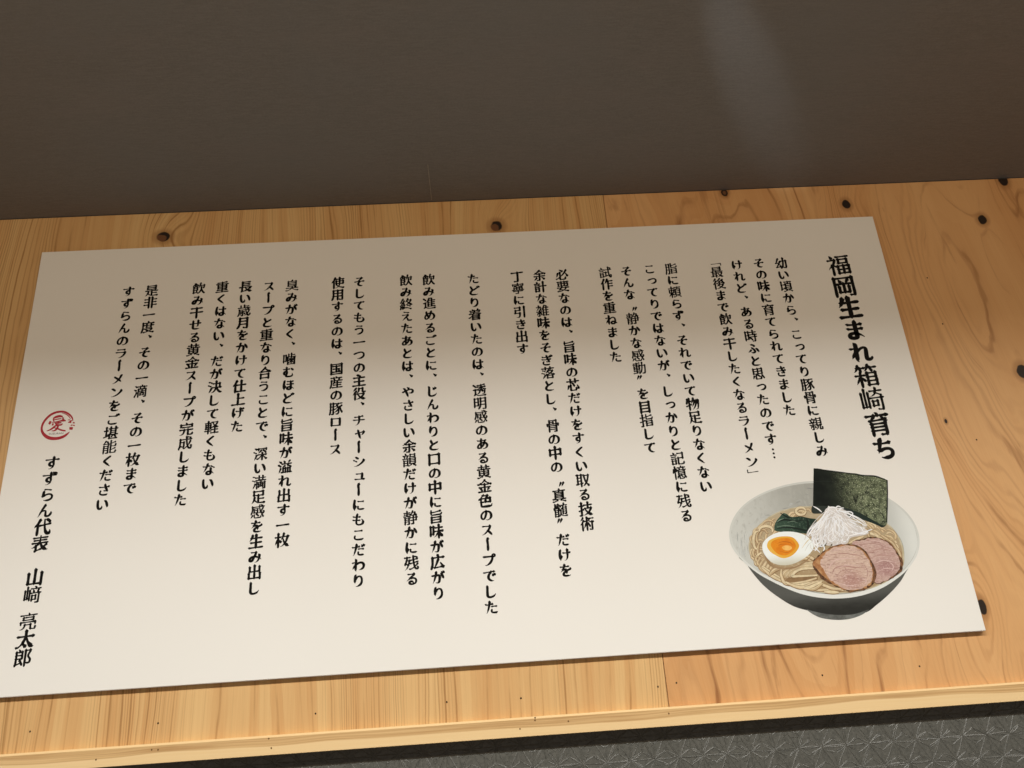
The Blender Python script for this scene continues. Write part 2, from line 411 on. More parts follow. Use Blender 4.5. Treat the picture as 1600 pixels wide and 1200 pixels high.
# brush strokes of every character used: each stroke is x,y,x,y,... in 1/500 of the character's body
GLYPH_DATA = {
    "…": [[220,28,277,28]],
    "、": [[151,-10,43,98]],
    "「": [[480,408,326,404], [343,423,342,103]],
    "」": [[155,280,154,-41], [172,-19,18,-22]],
    "〝": [[468,335,347,404], [469,241,434,258,348,312]],
    "〟": [[150,-21,33,51], [153,74,126,85,29,144]],
    "あ": [[212,397,193,186,198,121,214,45,217,8], [271,11,298,-1,350,13,391,39,420,79,430,123,422,170,392,207,367,224,297,237,207,225,153,194,119,167,90,127,77,97,73,69,76,50,84,36,98,27,140,26,198,48,220,77,248,96,291,154,335,248,341,280], [397,339,237,320,104,320,73,325]],
    "い": [[99,349,85,322,90,171,102,113,126,53,144,34,163,25,182,24,205,33,224,55,245,101,239,145], [335,323,367,306,409,215,434,112,419,73]],
    "う": [[145,361,170,369,327,353,357,359], [95,203,106,224,117,231,206,252,279,257,312,253,334,245,359,223,372,203,377,155,371,120,354,87,328,58,282,30,217,7,186,3,153,16]],
    "え": [[294,265,296,225,292,214,236,161,220,131,178,101,85,0], [199,136,255,123,269,114,282,89,301,29,323,8,353,3,420,6,435,11,452,31], [315,233,267,252,93,242], [153,378,347,351]],
    "か": [[43,253,81,264,252,277,284,271,306,252,317,202,315,161,304,80,286,32,264,13,226,8,193,12,169,36], [68,-5,98,49,139,148,178,286,191,366,206,391], [456,150,451,179,421,247,371,330]],
    "が": [[35,258,243,275,280,268,299,250,309,212,310,177,297,80,280,32,260,13,228,5,192,8,166,20], [195,389,183,367,174,288,134,153,100,66,62,-7], [434,418,462,369,481,354], [376,398,414,329], [455,147,399,271,380,301,360,320]],
    "き": [[265,127,347,119,377,122], [359,100,351,145,303,240,274,331,264,372,269,397], [423,260,398,239,281,221,119,220,80,225], [389,360,381,345,372,340,275,322,90,323], [362,25,343,4,286,-2,197,0,148,16,123,37,113,73,121,115,144,133]],
    "ぎ": [[239,395,249,343,282,240,330,147,343,100], [358,122,308,118,245,123], [405,243,316,225,240,218,112,218,60,228], [363,355,340,335,257,320,109,320,90,324,71,334], [404,326,368,396], [418,415,459,347], [130,132,103,119,93,73,100,39,129,12,179,-2,257,-5,322,2,346,23]],
    "く": [[347,373,310,364,156,233,137,213,131,194,136,176,149,159,344,-12]],
    "け": [[198,269,281,263,371,267,436,275,459,289], [98,0,95,64,83,88,78,121,78,213,96,356,118,382], [358,390,360,191,348,96,331,55,293,11,271,-2,238,0], [77,51,116,84,138,157]],
    "げ": [[193,262,274,256,368,260,431,267,454,281], [73,44,111,77,134,149], [348,382,350,194,338,89,317,42,287,7,261,-9,228,-7], [94,-7,90,56,78,80,73,110,73,213,91,351,97,360,120,376], [473,341,449,407], [399,392,422,323]],
    "こ": [[382,342,359,331,320,328,118,331], [126,151,109,123,109,71,125,43,161,22,219,10,329,13,394,24,415,45]],
    "ご": [[406,34,381,17,283,5,206,5,144,19,112,44,98,73,102,123,121,145], [471,349,442,399,424,413], [411,326,404,349,376,396], [373,342,351,326,318,323,108,326]],
    "さ": [[80,296,199,290,316,296,404,314,425,335], [281,397,277,373,292,318,324,240,361,173,370,126], [389,150,352,145,265,154], [377,31,356,9,280,0,206,3,151,20,127,40,113,74,116,117,132,159]],
    "し": [[142,390,138,86,143,53,164,20,185,6,225,-2,262,-2,315,9,361,31,390,53,416,82,426,111]],
    "じ": [[333,259,287,340], [400,290,351,365], [416,110,410,79,391,56,349,25,309,6,261,-5,213,-5,181,2,159,15,137,48,130,88,137,358,119,388]],
    "す": [[462,313,298,317,48,308], [148,8,182,0,211,9,259,39,287,77,285,101,298,123,302,151,289,232,290,395], [282,101,303,101], [303,98,262,104,229,101,202,108,176,136,170,167,181,205,210,229,253,235,308,227]],
    "ず": [[447,310,35,305], [133,2,169,-5,195,3,237,28,270,65,270,93,283,115,289,145,275,222,275,359,279,390], [377,293,378,355,350,393], [289,90,249,99,213,96,186,103,161,132,155,162,165,196,196,224,233,230,295,217], [459,353,406,406]],
    "せ": [[457,268,371,265,25,234], [348,385,345,217,338,146,331,135,318,130,255,137], [150,370,148,140,151,71,162,39,189,20,241,13,345,15,405,26]],
    "そ": [[372,356,300,361,133,353], [329,376,307,326,193,230,174,184], [53,179,181,202,249,200,321,210,435,212], [259,219,240,174,211,140,199,115,195,84,206,50,232,23,269,8,338,0,371,19]],
    "た": [[68,-5,92,16,142,150,167,238,198,395], [294,332,286,318,275,311,154,293,86,293,51,306], [275,121,256,103,253,68,261,41,281,24,307,16,362,11,428,16,453,35], [442,227,336,230,268,224]],
    "だ": [[183,387,145,208,106,81,76,8,47,-10], [283,328,265,306,233,298,99,285,35,289], [427,200,409,218,383,222,308,222,253,216], [363,366,401,296], [242,115,239,51,247,32,263,18,292,8,345,3,435,12], [420,388,458,319]],
    "ち": [[210,394,184,371,174,308,144,189,147,161,109,103], [138,145,155,168,138,145], [55,309,221,305,344,318,389,332], [129,163,172,161,208,178,260,192,327,192,357,181,379,166,393,147,401,120,398,87,387,59,365,36,335,19,301,8,244,3,189,3,156,19]],
    "っ": [[190,10,281,22,335,42,367,62,390,93,402,131,399,169,390,193,352,226,300,237,204,219,89,181]],
    "つ": [[173,31,222,33,309,53,356,74,385,95,415,132,427,170,427,219,411,258,394,278,362,297,321,307,286,307,220,296,153,278,72,249,50,232]],
    "て": [[437,347,361,342,301,333,256,335,45,313], [312,353,288,307,248,267,220,218,208,168,211,123,224,90,237,71,260,48,282,35,357,11,395,17]],
    "で": [[435,340,365,340,297,330,258,332,43,311], [309,350,286,305,245,264,217,216,205,168,208,119,229,75,267,39,298,22,350,9,392,16], [390,186,364,237,345,250], [401,273,418,260,450,207]],
    "と": [[216,200,145,352,144,363,150,388], [418,39,399,20,383,15,284,8,220,11,179,19,148,36,131,55,121,86,125,121,136,145,153,168,205,219,236,231,395,316]],
    "ど": [[200,195,120,376], [367,303,225,225,191,214,122,138,113,116,108,79,115,54,132,32,162,14,198,5,302,3,363,8,383,12,406,29], [431,403,469,334], [376,383,413,314]],
    "な": [[50,298,160,298,282,321], [431,18,420,43,377,73,312,103,271,107,223,102,198,88,181,60,183,29,204,7,244,-5,294,1,318,19,327,53,322,242], [222,399,197,377,185,313,170,285,155,238,122,171,83,107,59,88], [337,314,455,250]],
    "に": [[104,377,81,194,78,130,81,86,93,57,96,8,112,-12], [75,44,114,76,139,147], [224,137,223,67,233,51,250,39,315,25,367,25,447,35], [430,323,389,315,228,319]],
    "ね": [[151,397,165,369,157,227,146,181,150,152,150,12,153,1,170,-18], [138,220,186,236,250,282,291,302,331,308,363,302,395,273,412,228,415,149,408,96,398,65,374,30,335,16,285,20,267,31,257,46,253,74,265,99,291,115,329,120,393,104,441,68,473,37], [181,295,67,287,43,279], [164,190,115,164,53,76,46,51]],
    "の": [[255,357,254,307,231,191,200,109,169,64,151,53,131,50,109,55,94,66,71,102,63,139,63,171,77,225,106,270,144,305,187,328,235,339,292,340,326,331,369,308,403,274,424,227,430,157,418,107,388,62,344,30,287,10,268,12,245,24]],
    "は": [[453,25,443,51,406,80,339,113,303,117,255,113,226,99,208,75,207,44,228,17,273,5,303,6,325,12,340,23,350,39,356,105,350,205,350,385], [91,-15,87,54,75,93,75,183,98,359,117,383], [70,43,111,75,134,144], [454,294,423,283,339,276,200,278]],
    "ふ": [[154,36,180,11,242,7,270,11,286,20,297,32,304,52,300,92,280,134,240,182,194,224], [365,177,390,165,440,80,451,47,443,20], [259,268,280,276,294,288,301,305,295,317,212,363,180,359], [30,33,92,70,159,128]],
    "ほ": [[453,23,442,49,394,83,334,107,303,112,254,110,229,98,211,76,209,46,231,19,277,8,321,14,335,23,342,35,348,63,342,357], [91,-15,87,52,75,93,75,186,98,358,118,380], [205,225,339,225,452,234], [442,349,317,340,213,344], [71,42,109,71,133,145]],
    "ま": [[418,16,393,43,337,78,254,108,218,112,184,111,135,96,112,69,112,35,123,17,137,8,180,-2,235,3,252,12,262,27,267,63,263,370,275,397], [420,229,392,221,292,213,158,213,93,220], [415,334,387,326,297,318,166,318,95,324]],
    "み": [[113,350,294,353], [276,372,265,316,223,218,149,68,132,51,110,43,82,45,61,63,54,87,56,110,66,136,83,159,127,189,177,202,263,199,350,172,375,161,438,121,456,88], [383,262,400,239,397,184,390,148,367,85,339,44,304,14,274,-4,240,-2]],
    "む": [[179,225,129,225,105,218,78,190,68,156,69,122,88,93,122,83,167,82], [376,136,391,106,392,74,386,42,366,20,329,6,261,0,190,3,157,19,148,40,148,80,168,123,175,163,162,230,162,397], [277,334,253,322,202,313,134,308,48,311], [429,259,349,334]],
    "め": [[255,11,295,3,354,25,388,49,420,96,430,142,426,198,406,240,371,274,323,296,258,300,221,293,156,268,110,228,90,201,64,142,60,109,64,78,84,47,109,39,129,41,149,47,168,61,206,97,243,163,280,258,299,318,307,365,328,388], [127,365,116,332,147,236,182,158,243,65]],
    "も": [[307,304,280,293,203,291,151,293,60,307], [343,206,378,189,394,168,408,132,412,89,406,64,392,42,374,25,342,10,272,-2,216,8,198,18,183,34,166,77,165,116,193,361,209,396], [302,168,128,168,48,183]],
    "や": [[251,-17,218,92,162,232,112,327,84,348], [268,160,315,150,364,151,397,162,419,180,434,224,428,258,409,285,369,304,317,305,269,293,172,255,39,194], [291,331,215,392]],
    "ら": [[96,105,117,140,128,269,140,302], [96,132,147,151,207,189,280,205,310,204,349,195,372,180,394,154,402,115,394,76,376,48,347,28,306,11,247,3,182,3,153,15], [158,358,187,367,355,337]],
    "り": [[166,395,141,373,133,314,128,271,137,245,128,220,125,184,129,115], [120,234,158,258,192,306,217,329,237,342,264,350,296,349,323,336,347,311,365,268,372,226,372,169,362,123,338,78,309,48,261,20,206,1,169,1]],
    "る": [[312,-11,296,55,264,91,238,99,206,99,185,89,169,71,165,48,172,28,183,16,208,4,273,-2,347,17,382,43,400,77,405,118,393,160,364,190,330,206,291,215,219,209,179,216], [68,118,197,212,214,239,311,321,334,371], [347,348,291,355,120,349]],
    "れ": [[151,397,165,369,157,224,145,181,150,152,150,12,153,1,170,-18], [166,191,116,166,54,78,43,54], [183,295,43,283], [136,218,189,233,234,269,281,296,324,306,349,301,368,285,375,258,360,111,359,67,363,41,385,24,430,26,465,45,478,75]],
    "わ": [[151,397,165,369,155,223,145,185,150,153,150,12,153,1,170,-18], [166,191,116,166,54,78,43,54], [183,295,86,289,43,279], [133,214,184,227,255,267,326,282,383,269,422,237,436,210,442,165,434,124,417,91,389,64,353,43,307,26,273,20]],
    "を": [[209,397,197,340,150,246,148,223,63,138], [130,225,173,221,227,228,248,221,263,209,274,175,275,68], [404,27,392,10,381,5,285,-2,223,1,194,9,174,21,163,41,160,60,170,93,205,131,290,183,408,231,423,256], [60,323,244,323,365,335]],
    "ん": [[131,177,175,178,233,194,261,183,270,170,274,149,280,42,293,18,323,6,372,13,409,39,445,104,439,140], [155,179,138,162], [250,380,180,257,153,201,152,176,116,127,67,17,38,-3]],
    "シ": [[247,301,138,368], [76,29,111,16,138,21,215,48,286,89,350,138,410,201,429,228,431,265], [62,254,172,193]],
    "ス": [[263,171,303,139,378,65,429,2], [53,24,88,19,112,31,168,66,258,145,281,158,290,182,350,285,357,349], [380,330,126,332,93,328]],
    "チ": [[402,352,365,360,257,336,88,328], [256,354,255,177,238,106,213,62,176,24,152,9,113,7], [455,210,45,210]],
    "プ": [[115,21,149,13,178,21,226,44,288,90,335,148,364,206,386,282,390,364,400,388,423,403,444,404,466,391,477,371,477,351,470,334,458,323,440,318,358,325,65,325]],
    "メ": [[128,289,268,191,389,86], [60,19,90,14,111,23,164,58,234,119,313,221,355,304,373,351,402,364]],
    "ャ": [[84,160,98,175,120,182,353,227,412,230], [394,250,388,206,376,181,324,118,293,109], [174,302,194,211,258,-13,285,-34]],
    "ュ": [[425,29,391,25,75,25], [314,8,337,184,335,253], [360,225,320,232,123,232]],
    "ラ": [[70,238,426,234], [402,256,402,213,393,179,363,124,328,84,277,44,208,11,186,7,155,17], [115,353,374,352,400,335]],
    "ロ": [[76,47,429,47], [405,24,405,342], [428,323,111,325,75,320], [96,342,92,0]],
    "ン": [[88,341,122,334,225,250], [73,33,109,19,134,24,223,56,298,99,350,141,412,210,435,245,438,287]],
    "ー": [[50,195,445,195]],
    "一": [[23,197,477,197]],
    "丁": [[467,358,30,358], [264,374,262,28,247,-26], [277,3,218,-12,136,-13]],
    "上": [[230,412,230,-12], [25,5,472,5], [213,240,437,240]],
    "中": [[430,98,429,330], [447,311,410,315,48,311], [66,330,65,95], [248,-37,248,420], [447,145,48,145]],
    "主": [[248,-19,248,282,276,315,292,345], [288,304,278,340,253,367,219,395,190,399], [472,-2,28,-2], [425,158,75,158], [445,303,53,303]],
    "亮": [[30,358,467,358], [261,343,252,387,240,419], [33,-7,59,-16,77,-14,118,3,137,17,159,56,172,121], [149,103,344,103], [322,119,325,27,337,-27], [312,-2,369,-15,412,-15,456,-6], [425,-28,443,2,450,47], [440,103,437,184], [458,166,419,172,71,172,40,167], [58,184,55,103], [174,300,398,296], [375,313,380,284,376,218], [399,235,364,230,139,230,100,235], [121,218,118,284,123,313], [101,296,216,300]],
    "仕": [[170,0,472,0], [158,245,480,245], [110,-37,110,236,104,273,115,312,164,414], [124,277,73,253,26,196], [318,-17,318,412]],
    "代": [[292,412,295,321,310,193,326,119,349,53,364,27,389,0,416,-12,438,-10,451,2,464,39,466,62,454,90], [472,269,165,233], [118,-37,117,241,111,273,122,312,172,411], [131,280,81,256,38,210,26,187], [360,394,383,389,451,320]],
    "余": [[480,258,450,254,392,281,324,326,233,403], [268,402,233,380,165,320,104,276,47,247,15,251], [97,295,138,253,250,250,360,253,405,295], [455,152,48,152], [251,267,250,10,237,-35], [264,-10,218,-20,163,-20], [446,-6,365,72,349,84,331,89], [36,1,60,6,79,20,127,65,145,92]],
    "作": [[305,-37,305,337], [226,321,477,320], [108,-37,107,236,101,270,112,312,159,414], [122,275,71,251,46,220,34,194], [283,409,261,362,249,322,171,210], [288,212,467,212], [288,102,472,102]],
    "使": [[116,281,68,260,34,220,30,190], [148,-8,177,-17,227,6,274,45,299,85,312,135,315,177,315,417], [103,-40,102,245,98,280,107,317,154,416], [190,128,240,68,288,34,325,16,439,-17,456,-15,477,-5], [294,268,462,264], [440,280,445,249,445,174,440,145], [462,165,428,160,176,163], [191,144,190,254,195,280], [176,264,336,268], [477,350,160,350]],
    "出": [[246,-7,248,420], [425,-37,425,170], [444,10,52,11], [73,-7,70,170], [405,375,402,205], [425,223,75,223], [96,205,92,375]],
    "動": [[259,202,36,202], [267,322,20,322], [145,400,145,-4], [51,223,53,128], [34,141,259,143], [239,127,245,155,241,272], [260,258,231,262,68,262,35,257], [53,272,51,182], [35,80,260,80], [276,7,226,17,23,-1], [347,412,340,231,324,129,296,50,281,27,255,9,234,-30], [260,387,229,397,148,383,33,376], [343,-18,400,-17,439,-10], [409,-32,427,0,437,39,447,218,444,302], [466,287,268,288]],
    "取": [[212,172,58,172], [195,397,195,-37], [23,50,255,87], [212,277,58,277], [247,383,25,383], [347,103,380,130,409,198,437,310,441,365], [460,340,416,347,272,346], [292,364,296,313,319,212,342,142,363,113,364,61], [74,41,72,397], [347,94,378,71,404,37,443,-2,454,-7,480,-6], [381,93,346,70,308,23,276,-5,246,-15]],
    "口": [[80,-25,81,368], [63,347,398,350,434,346], [414,368,415,-22], [63,35,434,35]],
    "合": [[115,-37,116,163], [98,144,127,147,368,148,405,144], [387,163,388,-35], [25,241,58,236,126,268,232,362,253,375,267,414], [239,389,311,325,382,271,447,241,480,247], [98,10,404,10], [113,284,151,226], [125,243,356,243,366,249,396,286]],
    "味": [[185,200,333,200], [297,218,337,161,360,144,414,59,462,10], [472,200,343,198,313,159,292,145,225,52,188,21,161,16], [52,48,54,376], [38,355,164,354], [147,376,144,86], [166,104,38,102], [452,322,205,322], [325,417,325,-37]],
    "噛": [[420,62,391,66,345,117,316,132,302,146,228,148], [218,62,245,64,291,111,338,146,410,148], [325,270,325,420], [477,285,163,285], [195,247,197,-21], [181,-2,456,-2], [438,-21,440,247], [318,28,318,245], [228,271,228,390], [308,360,447,360], [38,119,151,121], [131,103,135,137,132,367], [151,351,36,351], [53,366,50,60], [396,228,365,183,351,174], [250,229,269,187,268,168]],
    "国": [[434,-16,432,397], [454,381,44,380], [62,399,63,-16], [42,5,454,5], [120,305,375,305], [245,319,245,68], [115,82,385,82], [362,200,135,200], [365,119,347,126,308,167]],
    "堪": [[470,355,170,355], [398,420,397,166,379,126,376,108,410,54,415,28], [235,128,235,420], [90,415,90,110,95,62], [414,215,221,215], [153,143,477,143], [18,282,160,282], [221,285,414,285], [19,48,70,67,95,82,141,94,160,111], [203,157,203,-16], [188,3,465,0], [256,31,290,78,311,116]],
    "太": [[165,95,215,55,286,-20], [229,278,267,236,297,161,319,118,369,51,398,23,441,-7,452,-9,477,-4], [248,420,244,260,219,181,184,103,183,61], [196,85,164,74,120,31,66,-7,53,-11,23,-6], [30,270,218,270,246,262,274,270,470,270], [184,80,193,82,184,80,184,104]],
    "完": [[259,330,248,381,230,421], [58,255,61,362], [40,347,455,347], [434,362,438,255], [181,180,174,97,158,51,147,32,111,4,77,-11,52,-17,25,-8], [470,165,28,165], [308,180,308,17,318,-26], [293,1,335,-12,439,-9,453,9,460,60], [382,258,113,258]],
    "寧": [[198,210,198,113], [404,113,405,186,401,210], [420,195,389,200,116,200,80,195], [99,210,94,113], [33,125,465,125], [430,73,70,73], [251,347,235,417], [440,293,437,372], [456,359,273,360,249,364,39,359], [58,372,55,293], [250,84,250,11,239,-34], [261,-13,205,-22,160,-23], [300,210,300,113], [289,296,228,323,203,323], [336,279,327,255,311,245,202,245,167,256], [190,234,178,264,173,312], [353,315,391,273,412,240], [132,308,103,258,79,229]],
    "山": [[248,3,248,415], [72,315,76,3], [54,21,444,20], [425,317,425,-35]],
    "岡": [[105,242,397,242], [246,254,245,40], [147,187,148,40], [133,58,330,55,364,59], [347,40,348,187], [293,228,304,271,326,315,335,329,354,343], [192,266,155,343], [350,-18,419,-15,453,-6], [427,-30,437,10,434,392], [456,376,76,377,45,372], [64,392,60,-37]],
    "崎": [[178,337,175,55,179,20], [430,234,430,22,417,-34], [442,-10,412,-20,375,-22,338,-13], [205,220,477,220], [189,56,68,48,33,50], [46,29,45,337], [343,420,342,380,328,315,305,290,269,268,243,258,215,264], [314,328,372,302,450,258], [110,36,110,415], [254,42,253,165], [238,149,270,152,362,149], [347,166,345,51], [363,64,238,62], [462,362,220,362]],
    "干": [[248,385,248,-37], [470,200,28,200], [447,368,53,368]],
    "幼": [[248,288,457,284], [439,303,432,32,411,-25], [440,-1,401,-10,369,-10,342,5], [227,-24,253,-3,284,38,300,69,316,123,332,237,335,420], [280,3,239,32,223,51,191,141], [39,7,54,26,72,38,83,69,162,186,171,214,188,230,208,269,228,286], [192,214,143,220,37,216], [53,195,66,246,104,320,132,389,160,405], [52,36,100,36,240,59]],
    "広": [[289,285,272,270,207,118,169,49,154,-7], [138,15,214,13,380,30,434,44], [451,-25,431,21,414,40,404,70,344,160], [287,321,278,368,257,418], [37,-26,62,33,77,97,85,189,86,353], [68,335,283,340,470,337]],
    "度": [[368,322,364,168], [385,188,354,183,192,184], [213,168,210,322], [465,265,113,265], [279,7,256,37,219,63,195,88,196,132], [108,-24,129,-15,231,4,271,23,309,22,338,4,432,-17,475,-7], [300,5,323,39,380,81,402,132], [416,107,370,120,120,120], [472,355,272,358,63,351], [81,370,80,195,75,120,59,38,35,-29], [276,339,269,385,257,419]],
    "引": [[111,-3,137,-14,168,-17,207,-13,224,-2,240,41,250,172], [270,153,239,157,51,159], [70,141,91,284], [67,265,99,270,271,272], [250,254,252,400], [269,382,53,385], [408,-37,408,415]],
    "役": [[210,199,210,164,216,144,245,104,292,53,378,4,430,-14,444,-16,472,-6], [168,185,393,185,430,177], [412,201,400,143,368,98,321,53,257,15,203,-6,167,-15,136,-4], [31,143,41,170,73,200,99,213,112,246,138,285,162,296], [94,231,105,184,105,-37], [145,235,179,234,203,252,224,278,237,320,241,402], [222,382,251,387,390,387], [369,402,373,283,386,240], [360,268,401,253,472,257], [33,304,83,343,130,397,157,406]],
    "後": [[319,292,279,302,236,303,196,312], [209,288,228,332,293,396,313,408], [241,154,284,148,379,147,421,136], [407,161,389,110,331,50,249,6,207,-9,175,-17,145,-10], [436,237,390,223,311,220,285,214,232,223,189,211,171,199], [386,288,407,256,416,234,439,215,458,180], [287,229,261,153,243,143,231,125,157,84], [482,-7,454,-16,443,-15,398,-1,344,26,301,53,220,142], [103,-40,102,186,99,215,108,248,147,313], [117,222,68,202,42,175,33,154], [232,204,242,245,287,275,300,296,338,309,388,348,415,356], [138,412,74,339,31,305]],
    "必": [[381,87,368,16,360,-1,350,-9,317,-15,222,-15,193,-11,160,5], [189,-25,173,16,170,73,175,112,172,297], [155,104,208,123,285,198,345,271,416,383], [191,81,138,68,57,20,26,13], [165,404,291,317], [106,260,85,245,66,173,43,117,16,104], [465,84,436,156,386,245]],
    "思": [[267,196,222,190,72,191], [91,176,88,365,91,397], [72,382,419,379], [401,398,400,174], [421,192,274,190,226,196], [419,288,73,288], [246,176,248,397], [92,117,78,68,43,-5], [342,65,354,35,348,8,331,-23], [361,1,315,-10,197,-10,149,7], [174,-21,163,17,163,120], [455,-1,429,58,389,122], [306,82,225,140,199,149]],
    "愛": [[430,395,395,404,227,383,60,376], [164,121,201,110,333,110,362,102], [348,123,337,82,283,42,264,12], [122,392,123,355,142,321,143,276], [240,13,218,40,166,77,145,111], [224,396,247,326,228,279,224,250], [218,270,288,227], [440,217,437,302], [456,284,429,290,352,293,68,290,40,284], [58,302,55,218], [212,184,182,119,154,97,69,57,35,58], [470,-7,437,-19,402,-14,324,1,289,12,273,26,251,27,229,26,212,13,172,1,87,-17,59,-20,30,-9], [346,276,359,317,383,353,410,366], [220,158,192,175,182,186,177,245], [187,163,224,172,302,173,336,179], [311,160,332,209], [128,238,106,198,86,173,75,168,53,167], [354,238,403,200,434,164]],
    "感": [[410,341,406,386,376,405,353,407], [46,103,46,129,64,174,77,241,78,371], [63,352,472,355], [300,420,319,282,335,226,359,173,388,140,406,129,427,126,465,134], [436,112,451,140,459,169,447,199], [434,308,419,292,381,223,343,174,296,137,265,138], [147,95,150,1,159,-10,174,-17,338,-16,358,0,369,44], [272,293,118,293], [23,-8,51,3,82,58,104,70], [297,42,278,49,235,95,213,105], [399,88,450,-6], [195,155,264,158], [249,142,248,246], [266,233,124,233], [140,246,138,142], [126,158,235,155]],
    "憶": [[300,124,302,87,351,33], [439,172,196,172], [470,285,168,285], [421,155,420,239], [438,224,409,230,229,230,196,222], [216,241,210,212,213,103], [195,121,226,115,439,116], [420,103,421,190], [371,271,376,310,384,332,378,349,377,379], [250,271,251,316,245,345], [455,368,183,368], [319,353,307,420], [416,80,465,-8], [50,322,27,193], [240,75,243,1,252,-30], [230,-6,269,-20,369,-19,389,-9,401,27], [92,-37,92,420], [130,335,147,261,141,233], [192,69,153,-18]],
    "成": [[47,-40,45,-10,69,57,80,133,85,334], [64,316,472,317], [356,75,313,57,236,-5,198,-4], [447,90,458,62,457,41,450,9,433,-29], [462,-3,422,-12,390,-5,374,9,336,65,335,101,321,129,298,252,290,420], [66,217,228,216], [208,231,207,102,203,77,186,36], [217,62,179,53,147,53,115,69], [423,301,421,383], [436,351,372,394,343,401], [315,93,361,120,389,166,418,235,433,253]],
    "技": [[180,305,25,305], [475,-6,446,-14,413,-2,357,30,313,68,276,112,248,158,236,189,230,230], [212,211,326,218,446,208], [429,232,419,183,408,160,368,101,334,66,287,31,225,-1,190,-14,163,-4], [35,-21,91,-17,121,-4], [98,-32,105,7,105,420], [462,328,190,328], [24,132,49,146,133,172,167,178,183,167], [324,201,325,420]],
    "指": [[108,420,107,4,99,-34], [123,-10,80,-20,40,-21], [434,106,434,-21], [452,0,219,0], [238,-21,237,181], [219,163,453,164], [432,179,434,64], [185,303,23,303], [221,85,452,85], [461,310,449,258,431,243,285,240,252,247,242,257,238,275,238,417], [221,328,296,338,410,369,440,363], [20,141,91,156,125,171,171,183,188,204]],
    "旨": [[417,90,86,90], [399,-23,397,192], [418,177,86,174], [106,193,100,162,102,-23], [84,-2,417,-2], [445,320,430,304,415,273,386,261,136,260,106,266,93,276,85,298,85,420], [68,341,224,355,374,379,412,369]],
    "明": [[190,-17,236,51,265,141,270,396], [249,380,463,381], [442,397,445,30,433,-32], [458,-7,415,-17,352,-18], [55,48,55,360,59,389], [40,370,68,375,203,374], [182,389,185,127,182,93], [203,111,41,110], [251,262,462,262], [246,142,462,140], [202,245,41,245]],
    "是": [[18,-13,52,-10,87,30,119,76,131,147], [103,87,135,66,168,28,215,3,285,-10,438,-10,452,-8,477,5], [394,338,392,238], [414,256,377,250,112,250,83,254], [102,237,97,271,98,374,102,400], [83,383,112,387,377,387,414,381], [392,399,394,297], [236,95,437,95], [253,200,251,-22], [470,185,30,185], [83,318,414,318]],
    "時": [[52,20,53,355,56,387], [37,367,66,372,178,371], [157,387,160,95,156,61], [178,79,38,78], [398,262,397,5,388,-32], [413,-7,365,-19,313,-20], [38,228,177,228], [480,247,190,247], [193,158,475,158], [331,233,333,420], [457,345,210,345], [229,110,259,90,287,51,294,26]],
    "最": [[215,227,215,-37], [88,227,88,-2], [253,153,418,152,448,145], [430,164,424,119,387,62,331,14,255,-22], [232,88,73,88], [106,352,108,258], [88,276,121,270,376,270,411,279], [389,257,395,288,391,405], [412,387,381,392,123,392,88,386], [108,404,106,313], [25,213,472,212], [477,-6,452,-14,440,-13,391,12,349,45,320,78,295,120,292,164], [88,332,412,332], [232,150,73,150], [257,35,25,9]],
    "月": [[31,-26,77,36,97,78,115,137,124,392], [102,373,136,377,409,376], [385,391,387,19,377,-30], [405,-2,362,-15,303,-17,263,1], [96,136,407,135], [407,258,103,258]],
    "枚": [[241,276,269,241,305,141,351,67,420,4,447,-11,472,-15], [188,-9,215,-14,241,-3,287,30,330,72,363,122,390,182,412,253,421,322], [210,194,219,223,236,246,256,263,263,291,276,315,301,417], [252,312,418,305,472,309], [120,-37,120,183,115,236,120,420], [140,216,96,203,88,196,60,127,34,77,33,45], [98,220,155,187,197,128,200,98], [205,298,25,298]],
    "歳": [[305,315,308,241,316,190,336,113,363,43,395,-2,413,-17,439,-20,469,-10], [446,-32,458,0,468,55], [250,-13,285,-11,352,44,363,73,377,84,396,113,429,184], [15,-17,34,-14,43,-6,64,51,75,129,77,238], [61,222,465,225], [255,288,255,420], [30,303,467,303], [420,211,405,249,374,275,372,314], [198,170,197,14,186,-29], [209,-6,169,-17,143,-5], [280,158,115,158], [128,288,128,397], [238,372,420,372], [280,38,246,114], [144,112,133,77,104,22]],
    "残": [[451,52,462,22,458,1,442,-28], [470,-3,431,-15,399,-8,376,17,347,78,331,144,315,258,310,320,310,420], [162,132,123,146,82,173], [107,397,90,282,42,172,40,138], [215,382,25,382], [71,282,161,280,197,272], [181,296,165,184,142,137,126,85,86,24,33,-20], [470,225,208,176], [454,328,424,316,218,284], [185,3,221,-3,337,51,363,77,410,110,447,152,469,161], [355,394,378,393,435,362]],
    "決": [[418,158,417,341], [434,322,180,325], [477,175,332,175,306,168,278,175,153,175], [321,181,289,155,275,106,234,40,209,15,172,-11,159,-15,130,-12], [297,420,297,181,306,167,323,154,348,90,385,37,415,8,443,-10,482,-7], [27,269,120,220], [144,350,75,393,45,389], [130,143,101,76,49,-18]],
    "深": [[457,162,342,162,297,143,274,126,232,70,204,42,165,15,135,18], [472,20,444,18,428,28,376,79,340,132,325,143,278,162,160,162], [308,232,312,148,308,123,308,-35], [434,220,403,265,342,320], [51,-22,56,5,113,123,109,155], [115,217,27,265], [180,305,183,392], [164,377,458,377], [437,392,440,308], [166,228,198,239,261,307,285,317], [52,401,132,353]],
    "満": [[462,352,158,352], [387,55,231,54], [370,420,369,248], [475,262,140,262], [245,248,245,420], [308,41,308,277], [239,10,243,55,240,142], [375,18,375,142], [178,-37,178,203], [163,184,308,189,459,184], [442,203,442,5,432,-35], [457,-11,426,-20,368,-25], [116,147,117,121,112,106,48,-20], [29,265,121,222], [43,389,75,392,139,350]],
